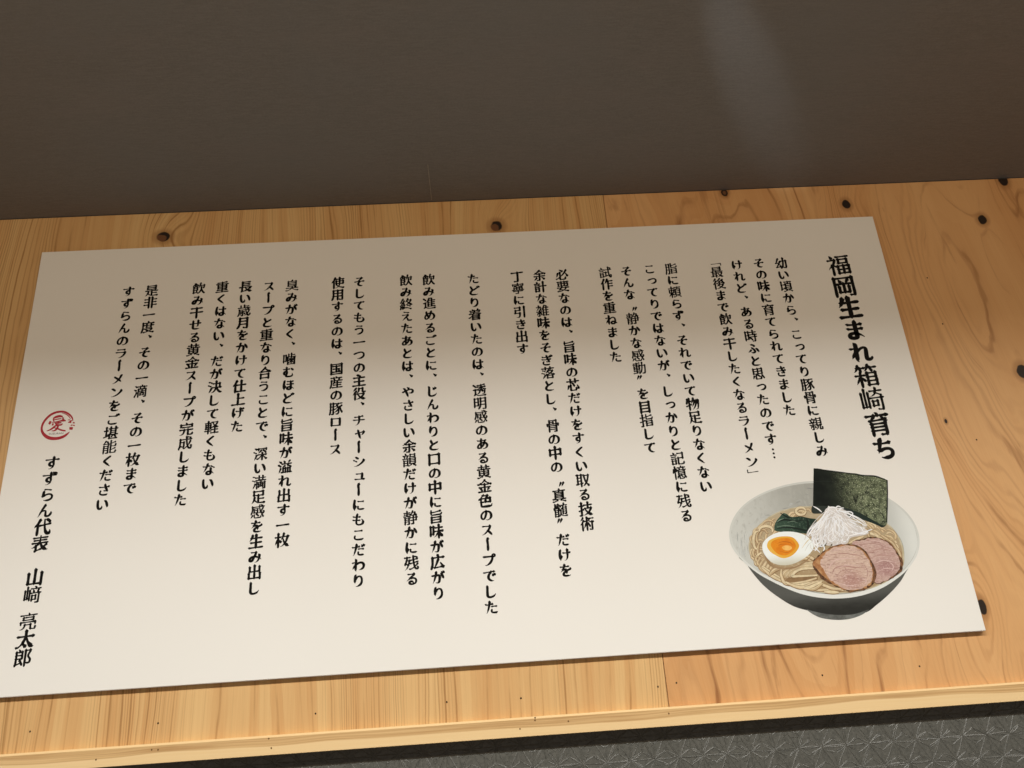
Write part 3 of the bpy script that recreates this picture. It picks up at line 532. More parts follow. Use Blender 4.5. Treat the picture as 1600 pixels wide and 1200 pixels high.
    "溢": [[420,-17,417,159], [438,144,173,142], [186,161,185,-17], [342,-17,342,159], [477,-3,123,-3], [265,159,265,-17], [140,298,465,298], [337,252,457,176], [127,340,48,398], [106,144,47,-16], [342,338,363,343,396,394,419,406], [147,175,181,192,250,240], [31,267,113,205], [202,413,246,332]],
    "滴": [[318,129,230,122], [246,134,244,26], [231,45,370,49], [354,32,353,134], [371,121,280,129], [462,365,148,365], [300,282,299,111], [361,-20,407,-19,439,-9], [416,-32,427,23,427,256,424,282], [444,264,416,270,351,270,186,270,157,265], [177,282,173,253,172,-37], [382,195,213,195], [229,256,231,288,237,305,232,327,237,344,238,377], [365,377,367,328,346,256], [306,351,295,420], [124,340,99,368,50,399], [104,207,88,228,28,264], [109,155,112,121,57,3,57,-27]],
    "物": [[338,-15,403,-11,416,0,424,19,440,93,447,177,452,265,449,335], [471,319,239,321], [125,-37,125,420], [204,179,148,166,112,150,52,136,21,121], [37,213,35,239,55,305,61,390], [38,304,195,303], [291,416,277,395,259,321,195,218], [324,334,317,283,293,220,257,152,218,95], [397,334,392,280,377,223,331,106,272,17,251,-3,223,-10]],
    "生": [[138,407,107,309,66,247,40,219], [472,-5,28,-5], [250,-22,250,420], [430,160,83,160], [447,308,84,309]],
    "産": [[282,220,281,-27], [185,236,184,288,164,323,165,369], [327,236,336,284,356,329], [462,252,63,249], [83,268,78,239,77,147,72,92,55,24,31,-31], [147,167,192,163,432,162], [115,114,132,126,166,165,177,200,194,215], [445,355,55,355], [108,-13,462,-13], [420,82,150,82], [262,341,249,387,229,413]],
    "用": [[38,-26,68,37,93,133,93,356,97,385], [78,365,109,370,441,368], [420,384,422,11,413,-30], [437,-3,405,-14,354,-17,340,-15,315,-1], [73,134,439,132], [250,-32,251,384], [439,252,78,252]],
    "目": [[398,-35,397,391], [414,369,117,372,81,369], [98,391,97,-35], [81,255,414,255], [414,138,81,138], [414,17,81,17]],
    "真": [[115,58,118,314], [100,297,128,302,238,305,400,298], [378,315,382,286,381,58], [101,245,399,245], [101,190,399,190], [399,138,101,138], [457,362,43,362], [28,73,470,73], [236,291,253,417], [470,-12,436,-13,330,29,300,24], [30,-11,64,-18,173,26,202,28]],
    "着": [[15,70,51,73,115,132,166,159,383,160,415,156], [395,173,400,146,399,-22], [417,-2,136,-5], [154,-23,151,157,164,208,192,231,201,270,221,298,233,362], [465,220,33,220], [417,105,136,105], [168,336,166,381,141,417], [325,336,337,380,358,415], [55,350,206,350,230,346,330,353,442,350], [136,52,417,52], [78,285,420,285]],
    "福": [[464,85,208,85], [25,101,39,126,80,161,109,177,163,277,169,325], [188,306,155,310,28,310], [103,193,112,148,112,-37], [103,203,141,187,188,150,220,151,237,167,466,165], [445,179,445,-21], [466,0,208,0], [224,-21,221,171], [333,-15,334,179], [80,410,104,371,117,339], [205,380,467,380], [426,269,422,329], [443,316,263,317,232,312], [251,330,248,301,250,216], [231,232,443,231], [422,216,425,311]],
    "箱": [[434,103,434,-21], [454,0,247,0], [268,-21,267,261], [246,243,454,244], [432,259,434,62], [73,364,137,355,242,358], [230,205,30,205], [133,371,152,299,133,253,132,-37], [472,358,317,358,271,364], [110,153,165,136,214,84], [342,371,351,330,369,299,368,275], [454,82,248,82], [120,415,103,400,93,361,50,301,23,289], [149,155,101,133,31,28], [248,162,454,162], [221,292,248,305,290,360,300,400,318,415]],
    "終": [[253,336,328,243,374,202,443,158,477,161], [30,131,60,150,90,150,186,167], [138,259,30,262], [44,241,57,284,119,396,139,411], [308,416,289,360,274,345,266,322,204,268], [203,164,226,158,236,161,297,197,337,228,370,263,406,313,414,339,415,369], [434,350,311,353,269,359], [172,335,141,279,118,258,106,229,68,176,55,131], [173,120,175,143,152,227], [433,-25,357,11,272,43,256,45,233,39], [26,-17,38,3,54,95], [185,18,158,107], [109,97,119,13,113,-12], [398,92,314,136,285,136]],
    "育": [[30,355,156,355,182,350,257,357,467,355], [328,369,329,325,353,301,363,280,392,268,418,246,439,242], [278,-22,357,-22,397,-9], [372,-35,385,21,383,214], [401,195,99,196], [121,212,118,-37], [191,369,173,324,134,290,116,248], [402,62,101,62], [402,130,101,130], [384,282,327,270,150,260,124,266,80,255], [261,341,250,389,242,403,224,415]],
    "能": [[276,321,327,326,420,361,450,356], [237,276,209,314,198,344,172,385], [140,-21,194,-17,224,-8], [202,-33,207,6,206,243], [224,225,50,227], [69,242,65,-37], [276,90,332,99,430,137,455,131], [229,318,189,308,150,305,89,303,43,307], [58,285,72,332,122,415], [224,155,51,155], [224,80,51,80], [292,420,293,252,303,209], [279,237,306,224,327,220,422,220,463,230], [432,207,452,239,457,285], [470,52,442,-27], [469,0,421,-17,339,-17,310,-14,279,3], [304,-26,293,17,292,187]],
    "脂": [[249,64,251,179], [232,162,263,167,421,167,452,163], [430,180,435,151,432,-21], [453,0,233,0], [249,-21,249,106], [43,-37,36,-8,52,55,65,181,66,403], [51,384,80,387,184,385], [166,403,167,13,159,-32], [182,-7,145,-17,103,-18], [228,323,292,331,419,369,450,368], [51,270,184,270], [184,150,48,150], [233,85,452,85], [460,312,451,263,433,246,287,243,233,259], [261,233,247,262,243,285,243,417]],
    "臭": [[213,374,254,368,379,367,407,362], [386,380,390,350,387,161], [407,179,377,173,335,172,117,173,86,177], [107,160,103,194,103,354,107,380], [86,363,117,367,212,368,250,374], [229,354,237,401,265,414], [465,90,35,90], [408,303,86,303], [332,184,336,129], [326,149,397,112], [383,133,385,76], [408,237,86,237], [248,68,246,105,256,142], [229,92,263,83,273,61,297,36,361,3,439,-14,475,-3], [266,88,199,83], [222,103,208,56,154,16,61,-19,25,-9]],
    "色": [[40,226,47,251,78,270,130,265,428,264], [407,282,408,119], [426,143,86,143], [195,413,179,393,170,364,146,346,103,291,103,39,111,7,125,-5,162,-12,397,-12,427,-6,441,4,459,51,471,69], [253,126,254,246,285,299,306,325,319,374], [339,354,307,360,199,360,148,366]],
    "芯": [[335,420,335,265], [160,265,160,420], [33,337,465,337], [399,178,424,122,451,43,472,27], [92,172,73,103,50,47,26,26], [231,270,274,196,296,139], [163,200,163,25,176,-23], [148,7,184,-6,218,-10,310,-10,372,5], [340,-23,357,13,368,72]],
    "落": [[238,281,284,275,397,275,428,265], [412,287,398,244,337,188,200,123,176,121,150,128], [191,140,218,90,219,-21], [203,0,429,0], [410,-21,413,90,444,142], [482,133,458,126,436,127,352,165,307,188,252,231,218,265], [333,420,333,313], [30,370,467,370], [203,92,253,97,387,97,430,92], [160,313,160,420], [278,321,266,304,259,281,241,269,229,249,177,210,148,207], [46,-24,124,80,139,108], [151,257,83,293,58,295], [115,160,54,196,23,195]],
    "術": [[477,248,360,248,320,282,153,282], [251,227,211,200,172,113,132,48], [90,-37,90,181,85,213,96,247,135,313], [415,262,415,12,407,-27], [431,1,382,-15,360,-14,336,-2], [243,-35,242,190,234,221,242,300,243,415], [103,219,56,197,36,175,27,153], [347,86,331,124,278,215], [292,387,331,322], [118,413,87,365,29,308], [353,365,470,365]],
    "表": [[248,420,248,214,266,197,287,143,318,98,338,84,350,63,380,38,446,4,475,11], [125,-37,147,9,147,100,143,143], [269,212,195,203], [223,224,206,180,158,141,143,123,54,87,20,93], [427,288,78,288], [33,210,465,210], [447,360,53,360], [125,-4,182,3,265,28,276,35,284,50], [324,70,354,98,440,161]],
    "要": [[175,212,409,210,443,216], [421,196,425,227,422,322], [443,304,407,310,91,310,60,305], [79,322,75,293,77,196], [59,212,217,212], [253,16,220,41,138,64,93,52], [302,196,302,397], [129,46,162,122,193,145,204,180,204,195,188,234,188,397], [462,382,35,382], [460,-10,420,-14,315,18,288,32,239,28,217,10,156,-7,38,-18], [358,151,345,99,302,50,282,14], [28,135,470,135]],
    "親": [[385,147,385,16,397,-29], [371,-3,407,-14,432,-15,477,-1], [449,-28,465,16,464,41,454,62], [20,235,245,235], [449,300,263,300], [240,155,25,155], [431,197,429,397], [450,382,264,380], [279,398,280,116], [264,135,451,134], [429,118,431,238], [173,221,178,266,192,306,213,325], [449,217,263,217], [83,-15,157,-1], [135,-25,140,14,140,249], [81,221,83,253,92,275,76,324], [141,341,134,383,119,416], [314,147,304,66,283,22,242,-14,231,-16,210,-11], [30,355,235,355], [192,114,229,39], [90,114,40,22]],
    "計": [[352,-37,352,410], [475,230,238,230], [74,-13,73,138], [58,119,90,122,214,119], [199,138,197,-7], [216,9,58,8], [108,416,141,350], [215,190,55,190], [215,258,55,258], [237,322,33,322]],
    "記": [[43,5,196,7], [177,-9,179,133], [194,117,75,120,43,116], [58,133,59,-16], [243,378,447,374], [429,393,430,168], [447,212,249,211], [271,227,268,25,278,-18], [254,12,300,-10,415,-10,434,-6,444,-1,452,13,462,77], [192,260,45,260], [35,190,202,190], [95,415,133,355], [20,328,220,328]],
    "試": [[335,200,195,200], [61,-13,61,138], [46,119,77,122,177,119], [161,138,160,-7], [178,9,46,8], [200,308,480,308], [362,420,368,233,389,67,406,11,417,-7,430,-17,465,-20], [435,-34,455,-10,462,10,466,47,454,75], [198,7,216,25,352,62], [265,214,266,22], [45,190,177,190], [120,349,85,415], [45,258,177,258], [404,400,426,380,450,340], [185,322,23,322]],
    "豚": [[46,150,170,150], [93,-19,141,-14,170,-2], [148,-29,155,18,154,403], [170,384,75,387,47,382], [63,402,60,150,49,43,28,-27], [336,391,322,344,288,306,209,266,48,269], [276,321,306,267,314,236,335,206,337,149,345,123,345,66,333,11,315,-12,301,-19,277,-21,248,-11], [465,375,190,375], [356,155,317,136,264,85,190,32], [316,204,385,228,400,246,457,290], [381,247,421,113,456,45,460,15], [331,247,296,225,220,165,208,160,183,163]],
    "足": [[248,-15,251,259], [475,-4,442,-12,319,-12,271,-7,249,5,214,11,195,21,159,54,139,81,102,105], [130,185,118,94,106,79,72,13,35,-25], [230,239,273,245,424,246], [402,228,405,262,402,394], [424,379,86,377], [104,396,105,226], [84,247,226,245,272,239], [233,132,437,132]],
    "軽": [[296,394,290,340,310,304,343,263,379,232,432,201,454,195,482,202], [128,420,128,-37], [245,380,407,380,453,374], [434,394,428,347,388,283,332,233,272,199,248,193,186,210,36,210], [253,110,457,110], [25,352,230,352], [148,287,36,280], [49,296,50,124], [34,139,226,139], [208,124,209,296], [224,279,107,287], [235,65,20,65], [355,-24,355,190], [480,-8,223,-8]],
    "透": [[314,394,312,215], [447,388,413,396,311,380,175,374], [158,315,278,315,333,302,374,261,415,232,449,216,480,218], [143,216,183,213,213,190,382,189], [363,202,364,130], [344,146,455,138], [436,155,430,81,420,60,410,54,387,50,340,54], [273,201,261,134,236,89,189,56,178,54,158,59], [87,39,130,32,192,-1,242,-12,400,-12,449,-9,477,0], [472,315,350,315,331,305,297,301,243,254,169,204], [122,47,37,-14], [107,17,104,228], [122,209,28,212], [43,392,106,334,115,308]],
    "進": [[257,407,238,390,203,296,208,247,208,60], [191,79,472,75], [221,297,174,276,141,239], [447,242,191,242], [338,60,338,299,344,346,322,406], [109,21,106,228], [124,209,30,212], [196,329,244,323,462,322], [88,44,134,31,188,3,276,-10,432,-7,481,12], [445,162,191,162], [128,47,87,29,63,13,41,-22], [123,317,67,378,40,396]],
    "郎": [[220,77,109,30,50,19], [242,260,56,260], [56,172,243,173], [222,158,225,187,222,357], [243,341,54,341], [73,357,70,27,53,-12], [155,328,154,373,126,413], [240,1,221,46,203,68,194,95,172,130], [342,60,372,45,412,49,432,62,439,81,442,113,436,143,382,232,424,339,426,387], [447,366,412,372,290,372], [311,387,308,358,308,-37]],
    "重": [[73,376,248,383,385,400,420,390], [440,67,63,67], [422,195,81,195], [268,258,81,254], [100,270,95,242,99,118], [80,135,111,130,381,130,421,135], [399,118,402,242,397,270], [420,254,227,258], [246,-22,246,399], [25,-8,472,-8], [470,318,30,318]],
    "金": [[35,-5,465,-5], [248,270,248,-22], [394,299,361,256,249,253,136,256,105,299], [18,263,54,256,115,281,184,330,231,373,250,385,264,405,278,412], [442,152,58,152], [480,263,446,257,385,282,306,337,237,399], [159,26,115,116], [331,22,372,96,397,108]],
    "長": [[116,240,407,240], [120,-23,125,20,125,143,132,190,136,399], [114,384,422,385], [472,165,28,165], [480,-2,451,-11,438,-9,383,10,339,36,323,56,297,70,267,107,251,133,240,181], [116,312,407,312], [98,-25,124,-3,168,1,258,23,278,42], [308,43,344,72,418,120,445,125]],
    "雑": [[135,217,135,14,126,-30], [150,-4,117,-14,78,-16], [385,-12,385,337], [268,117,470,117], [244,256,228,228,201,225,163,233], [185,212,175,250,172,364], [191,349,28,350], [18,221,40,224,50,230,74,257,91,288,106,350,108,420], [327,415,290,354,281,319,284,-18], [268,4,477,2], [268,220,467,220], [230,298,301,322,472,322], [235,160,28,160], [212,18,213,46,185,113], [91,108,78,95,57,53,31,18], [403,352,378,396,356,410]],
    "静": [[40,305,205,305,233,293,275,298], [242,311,279,273,449,270], [433,289,434,78], [449,99,255,97], [65,-37,68,200], [50,187,214,185], [196,201,197,4,189,-34], [213,-12,177,-22,138,-23], [235,362,30,362], [214,125,51,125], [246,279,307,365,321,417], [240,245,20,245], [235,187,482,187], [130,233,130,420], [287,365,413,356], [393,373,386,326,367,289,340,254,340,4,331,-34], [356,-10,312,-20,269,-20], [51,62,214,62]],
    "非": [[195,-37,195,417], [212,328,40,328], [308,-37,308,417], [291,215,457,215], [291,100,477,100], [212,215,48,215], [291,328,467,328], [212,100,28,100]],
    "韻": [[225,235,20,235], [60,-37,64,179], [45,162,73,167,205,166], [184,179,187,20,184,-12], [205,4,46,2], [264,109,266,259], [247,242,281,247,434,247,464,242], [443,260,447,233,447,83,441,52], [463,74,429,65,276,65,247,71], [266,53,264,146], [28,352,220,352], [204,85,46,85], [150,221,155,255,171,304,190,325], [248,187,464,187], [248,128,464,128], [128,338,127,383,110,421], [386,26,407,20,454,-18,476,-27], [327,24,303,21,244,-18,213,-17], [71,327,87,276,81,255], [366,305,448,309], [427,292,432,318,431,398], [449,382,292,385,260,381], [280,398,275,324,280,292], [260,309,404,305]],
    "頃": [[54,40,78,86,78,405], [57,76,118,89,182,116,198,130], [63,268,197,268], [343,312,303,303,246,302,220,297], [238,314,238,58], [219,74,422,73,455,78], [434,58,437,92,434,314], [455,296,424,302,344,303,302,312], [195,382,470,382], [221,150,454,150], [336,396,321,290], [221,225,454,225], [160,-12,187,-16,273,26,302,28], [358,25,388,26,451,-13,476,-22]],
    "頼": [[128,420,127,192,123,145,127,105,128,-37], [107,272,224,269], [209,286,208,159], [226,174,127,169,36,175], [49,157,48,259,53,285], [36,269,148,272], [363,307,258,300], [278,316,273,287,276,58], [257,75,291,70,423,70,455,74], [433,57,437,86,436,316], [454,299,322,307], [25,348,230,348], [356,396,341,288], [235,382,475,382], [143,139,97,114,36,28,27,3], [258,148,454,148], [258,225,454,225], [105,133,160,120,217,61], [203,-14,236,-16,322,31], [472,-28,404,23,375,25]],
    "飲": [[202,53,105,14,51,6], [73,-13,70,246,74,275], [55,258,141,265,221,261], [202,274,202,111], [221,126,56,125], [254,211,297,315,311,396,325,416], [278,317,468,309], [447,331,447,291,437,235,429,211,413,197], [29,281,38,307,152,402], [118,402,237,315], [352,257,348,216,351,142,367,125,383,84,411,35,470,-23], [365,156,336,127,316,78,293,42,245,-6,226,-5,211,5,186,48,171,92], [219,195,56,195], [145,251,140,288,128,324]],
    "骨": [[293,-22,350,-22,391,-12], [367,-34,375,4,373,206], [391,190,136,192,105,187], [124,205,120,178,120,-37], [440,175,437,269], [458,254,71,255,40,249], [58,269,55,175], [125,238,129,397], [110,380,139,385,351,385,388,380], [366,397,370,238], [262,238,261,338], [276,322,111,325], [106,57,392,57], [106,125,392,125]],
    "髄": [[369,417,359,366,343,335,331,277,335,248,335,40], [274,49,228,7,221,-7,220,-35], [178,240,177,403], [192,386,163,390,61,387], [74,403,72,241], [90,184,45,209,43,265], [31,249,177,254,221,249], [206,266,207,219,203,197], [221,215,162,183], [72,-37,74,204], [192,191,61,191], [61,330,141,328], [128,339,130,241], [321,140,459,140], [178,204,177,4,166,-36], [189,-15,144,-23,123,-13], [459,210,321,210], [386,67,416,53,456,64], [433,42,445,81,443,291], [459,275,342,276,304,254,278,224], [192,128,61,128], [278,350,475,350], [260,26,259,193], [274,177,215,180], [243,45,276,32,325,-3,354,-12,442,-15,479,0], [192,62,61,62], [259,293,222,374]],
    "黄": [[268,210,83,207], [103,223,98,194,101,55], [82,72,114,68,221,68,248,72,272,68,382,68,419,74], [395,54,402,87,402,197,397,223], [419,206,227,210], [472,280,28,280], [419,140,83,140], [170,263,170,420], [330,263,330,420], [249,56,249,294], [437,360,63,360], [467,-14,434,-16,328,26,300,22], [207,23,170,21,65,-19,33,-13]],
    "﨑": [[231,62,358,64], [339,48,342,77,340,179], [358,166,256,167,230,162], [246,179,242,15], [423,252,422,22,411,-32], [433,-12,382,-20,340,-20], [477,238,195,237], [467,358,203,358], [172,320,173,35], [112,73,110,415], [372,221,384,276,402,314,416,330], [47,320,48,90,52,60], [35,78,69,78,113,91,184,101], [335,343,332,390,320,407,298,416], [298,265,280,282,263,332]],
}
GLYPHS = {ch: [[(q[i] / 500.0, q[i + 1] / 500.0) for i in range(0, len(q), 2)] for q in st] for ch, st in GLYPH_DATA.items()}

def catmull(P,n=5):
    if len(P)<3:
        (x0,y0),(x1,y1)=P[0],P[-1]
        m=6
        return [(x0+(x1-x0)*i/m,y0+(y1-y0)*i/m) for i in range(m+1)]
    closed=math.hypot(P[0][0]-P[-1][0],P[0][1]-P[-1][1])<.02
    Q=[P[0]]+list(P)+[P[-1]]
    out=[]
    for i in range(1,len(Q)-2):
        p0,p1,p2,p3=Q[i-1],Q[i],Q[i+1],Q[i+2]
        # centripetal-ish tangents limited by segment length
        d=math.hypot(p2[0]-p1[0],p2[1]-p1[1])+1e-9
        def tan(a,b,c):
            tx,ty=c[0]-a[0],c[1]-a[1];l=math.hypot(tx,ty)+1e-9
            return tx/l*d,ty/l*d
        t1=tan(p0,p1,p2);t2=tan(p1,p2,p3)
        for k in range(n):
            t=k/n;h1=2*t**3-3*t*t+1;h2=t**3-2*t*t+t;h3=-2*t**3+3*t*t;h4=t**3-t*t
            out.append((h1*p1[0]+h2*t1[0]+h3*p2[0]+h4*t2[0],h1*p1[1]+h2*t1[1]+h3*p2[1]+h4*t2[1]))
    out.append(P[-1]);return out
def lerp(kf,t):
    for (a,va),(b,vb) in zip(kf,kf[1:]):
        if t<=b:
            u=(t-a)/(b-a+1e-9);u=u*u*(3-2*u);return va+(vb-va)*u
    return kf[-1][1]
def brush_glyph(strokes,kana,wt=1.0):
    """strokes -> list of outline strips [(left pts),(right pts)]"""
    n=len(strokes)
    W=(.118 if kana else (.122 if n<=6 else .108 if n<=10 else .094 if n<=14 else .082))*wt
    ends=[(i,e,s[0] if e==0 else s[-1]) for i,s in enumerate(strokes) for e in (0,1)]
    def attached(i,p):
        return any(j!=i and math.hypot(p[0]-q[0],p[1]-q[1])<.022 for j,e,q in ends)
    sl=.035 if kana else .085
    res=[]
    for i,s in enumerate(strokes):
        a,b=s[0],s[-1];aa,ab=attached(i,a),attached(i,b)
        dx,dy=b[0]-a[0],b[1]-a[1]
        L=sum(math.hypot(q[0]-p[0],q[1]-p[1]) for p,q in zip(s,s[1:]))
        ch=math.hypot(dx,dy)
        horiz=abs(dx)>1.7*abs(dy)
        P=list(s)
        loop=ch<.35*L
        if loop:
            if a[1]<b[1]-.02: P=P[::-1];aa,ab=ab,aa
        elif (horiz and dx<0) or (not horiz and dy>0): P=P[::-1];aa,ab=ab,aa
        dx,dy=P[-1][0]-P[0][0],P[-1][1]-P[0][1]
        bend=L/(ch+1e-6)
        if loop: kf=[(0,1.0),(.2,.85),(.5,.8),(.8,1.05),(1,.3)]
        elif horiz and bend<1.15:
            if L<.2: kf=[(0,.72),(.6,.82),(1,1.0)]
            else: kf=[(0,.9),(.16,.62),(.5,.52),(.8,.7),(.93,1.18),(1,.7)]
            if ab: kf=kf[:-1]+[(1,1.12)]
        elif horiz: kf=[(0,.75),(.25,.72),(.6,.95),(.85,1.0),(1,.55)]
        elif L<.2:
            if dx<-.25*abs(dy) : kf=[(0,1.15),(.5,.9),(1,.25)]
            elif dx>.25*abs(dy): kf=[(0,.5),(.5,1.0),(.8,1.25),(1,.75)]
            else: kf=[(0,1.0),(.6,.95),(1,.7)]
        elif dx<-.3*abs(dy) and not ab: kf=[(0,1.12),(.25,.95),(.6,.75),(1,.16)]
        elif dx>.45*abs(dy) and L>.3 and not kana: kf=[(0,.55),(.4,.75),(.8,1.35),(1,.3)]
        elif kana: kf=[(0,.95),(.15,1.0),(.5,1.08),(.8,.95),(1,.25)]
        else: kf=[(0,1.2),(.15,.98),(.5,.9),(.85,1.02),(1,.8)]
        # hook / rising pieces: taper at their free end
        if not loop and aa and not ab and L<.25 and dy<0: pass
        if not loop and ab and not aa and L<.16 and horiz: kf=[(0,.3),(1,.9)]
        if aa and kf[0][1]<.9: kf=[(0,.9)]+kf[1:]
        C=catmull(P)
        m=len(C)-1
        acc=[0]
        for p,q in zip(C,C[1:]):acc.append(acc[-1]+math.hypot(q[0]-p[0],q[1]-p[1]))
        tot=acc[-1]+1e-9
        Lp,Rp=[],[]
        for k in range(m+1):
            p=C[k];q0=C[max(k-1,0)];q1=C[min(k+1,m)]
            tx,ty=q1[0]-q0[0],q1[1]-q0[1];l=math.hypot(tx,ty)+1e-9;tx/=l;ty/=l
            w=W*lerp(kf,acc[k]/tot)*.5*(.72 if kana and L<.15 else 1)
            # direction contrast: horizontals thinner than verticals on curves
            if kana or bend>1.15: w*=1-.22*abs(tx)**2
            nx,ny=-ty,tx
            Lp.append((p[0]+nx*w,p[1]+ny*w));Rp.append((p[0]-nx*w,p[1]-ny*w))
        # caps: brush entry tip (to upper-left) and exit
        t0=(C[1][0]-C[0][0],C[1][1]-C[0][1]);l=math.hypot(*t0)+1e-9;t0=(t0[0]/l,t0[1]/l)
        t1=(C[-1][0]-C[-2][0],C[-1][1]-C[-2][1]);l=math.hypot(*t1)+1e-9;t1=(t1[0]/l,t1[1]/l)
        w0=W*kf[0][1]*.5;w1=W*kf[-1][1]*.5
        c0=[(C[0][0]-t0[0]*w0*.75-.25*w0,C[0][1]-t0[1]*w0*.75+.25*w0)]
        c1=[(C[-1][0]+t1[0]*w1*.8,C[-1][1]+t1[1]*w1*.8)]
        pts_l=c0+Lp+c1;pts_r=c0+Rp+c1
        f=lambda p:(p[0],p[1]+sl*(p[0]-.5))
        res.append(([f(p) for p in pts_l],[f(p) for p in pts_r]))
    return res


class Ink:
    """collects brush strokes on the face of the board"""
    def __init__(s):
        s.v = []; s.f = []; s.k = 0
    def strip(s, L, Rr, y0=-.0002):
        s.k = (s.k + 1) % 24
        yy = y0 - s.k * 4e-6
        b = len(s.v)
        n = len(L)
        for (p, q) in zip(L, Rr):
            s.v.append((p[0], yy, p[1])); s.v.append((q[0], yy, q[1]))
        for i in range(n - 1):
            a = b + 2 * i
            s.f.append((a, a + 1, a + 3, a + 2))
    def char(s, ch, x, z, em, wt=1.0, weight_jitter=0.0):
        kana = '\u3040' <= ch <= '\u30ff'
        small = ch in 'っゃャュ'
        k = 0.99 if kana else (1.09 if ch > '\u4e00' else 0.97)
        if ch > '\u4e00': wt *= .93
        strokes = GLYPHS[ch]
        cx, cy = .5, .38
        if ch in 'ー':
            strokes = [[(.53, .88), (.47, .78), (.49, .5), (.49, .0)]]; kana = False
        elif ch == '「':
            strokes = [[(.12, .06), (.95, .06)], [(.95, .06), (.95, -.16)]]; kana = False
        elif ch == '」':
            strokes = [[(.05, .92), (.05, .70)], [(.05, .70), (.88, .70)]]; kana = False
        elif ch == '…':
            strokes = []
            for q in (.70, .38, .06):
                s.blob(x + (.0) * em, z + (q - cy) * em, .085 * em)
        elif ch == '、':
            cx, cy = -.08, -.22
        elif ch == '〝':
            strokes = [[(.72, .24), (.56, -.06)], [(.92, .24), (.76, -.06)]]; kana = False
        elif ch == '〟':
            strokes = [[(.34, .84), (.18, .54)], [(.54, .84), (.38, .54)]]; kana = False
        elif small:
            cx, cy = .42, .30
        thin = .45 if ch in '「」' else .85 if ch in '〝〟' else 1.0
        for L, Rr in brush_glyph(strokes, kana, wt * thin):
            f = lambda p: (x + (p[0] - cx) * em * k, z + (p[1] - cy) * em * k)
            s.strip([f(p) for p in L], [f(p) for p in Rr])
    def blob(s, x, z, r):
        n = 9
        L = []; R2 = []
        for i in range(n):
            a = math.pi * i / (n - 1)
            L.append((x + r * math.sin(a) * 1.05, z + r * math.cos(a))); R2.append((x - r * math.sin(a) * .95, z + r * math.cos(a)))
        s.strip(R2, L)
    def build(s, name, mat, parent):
        return link_mesh(name, s.v, s.f, mat, parent)

W = 1.8
PITCH = 0.01578 * W
TEXT = [  # text, x of column centre, z of first character
    ("幼い頃から、こってり豚骨に親しみ", .3731, .1862), ("その味に育てられてきました", .3466, .1880), ("けれど、ある時ふと思ったのです…", .3196, .1866),
    ("「最後まで飲み干したくなるラーメン」", .2938, .1941), ("脂に頼らず、それでいて物足りなくない", .2399, .1858), ("こってりではないが、しっかりと記憶に残る", .2140, .1868),
    ("そんな〝静かな感動〟を目指して", .1861, .1852), ("試作を重ねました", .1607, .1846), ("必要なのは、旨味の芯だけをすくい取る技術", .1090, .1846),
    ("余計な雑味をそぎ落とし、骨の中の〝真髄〟だけを", .0823, .1850), ("丁寧に引き出す", .0560, .1846), ("たどり着いたのは、透明感のある黄金色のスープでした", .0042, .1843),
    ("飲み進めるごとに、じんわりと口の中に旨味が広がり", -.0482, .1859), ("飲み終えたあとは、やさしい余韻だけが静かに残る", -.0747, .1864), ("そしてもう一つの主役、チャーシューにもこだわり", -.1286, .1876),
    ("使用するのは、国産の豚ロース", -.1538, .1872), ("臭みがなく、噛むほどに旨味が溢れ出す一枚", -.2066, .1866), ("スープと重なり合うことで、深い満足感を生み出し", -.2332, .1868),
    ("長い歳月をかけて仕上げた", -.2602, .1880), ("重くはない、だが決して軽くもない", -.2869, .1886), ("飲み干せる黄金スープが完成しました", -.3139, .1882),
    ("是非一度、その一滴、その一枚まで", -.3674, .1883), ("すずらんのラーメンをご堪能ください", -.3937, .1882)]
t = Ink()
for i, ch in enumerate("福岡生まれ箱崎育ち"):
    t.char(ch, .4428 * W, .1804 * W - i * .02894 * W, .02894 * W * .93, 1.75 if len(GLYPHS[ch]) < 9 else 1.65 if ch != '崎' else 1.22)
t.build("title_lettering", M_INK, sign)
for txt, x, z in TEXT:
    t = Ink()
    for i, ch in enumerate(txt):
        t.char(ch, x * W, z * W - i * PITCH * .996, PITCH * .90, 1.62)
    t.build("text_column", M_INK, sign)
t = Ink()
pos = 0.0
for ch in "すずらん代表　山﨑 亮太郎":
    if ch == '　': pos += 1
    elif ch == ' ': pos += .5
    else:
        t.char(ch, -.4513 * W, (-.015 - pos * .0171) * W, .0171 * W * .96, 1.5); pos += 1
t.build("signature_lettering", M_INK, sign)

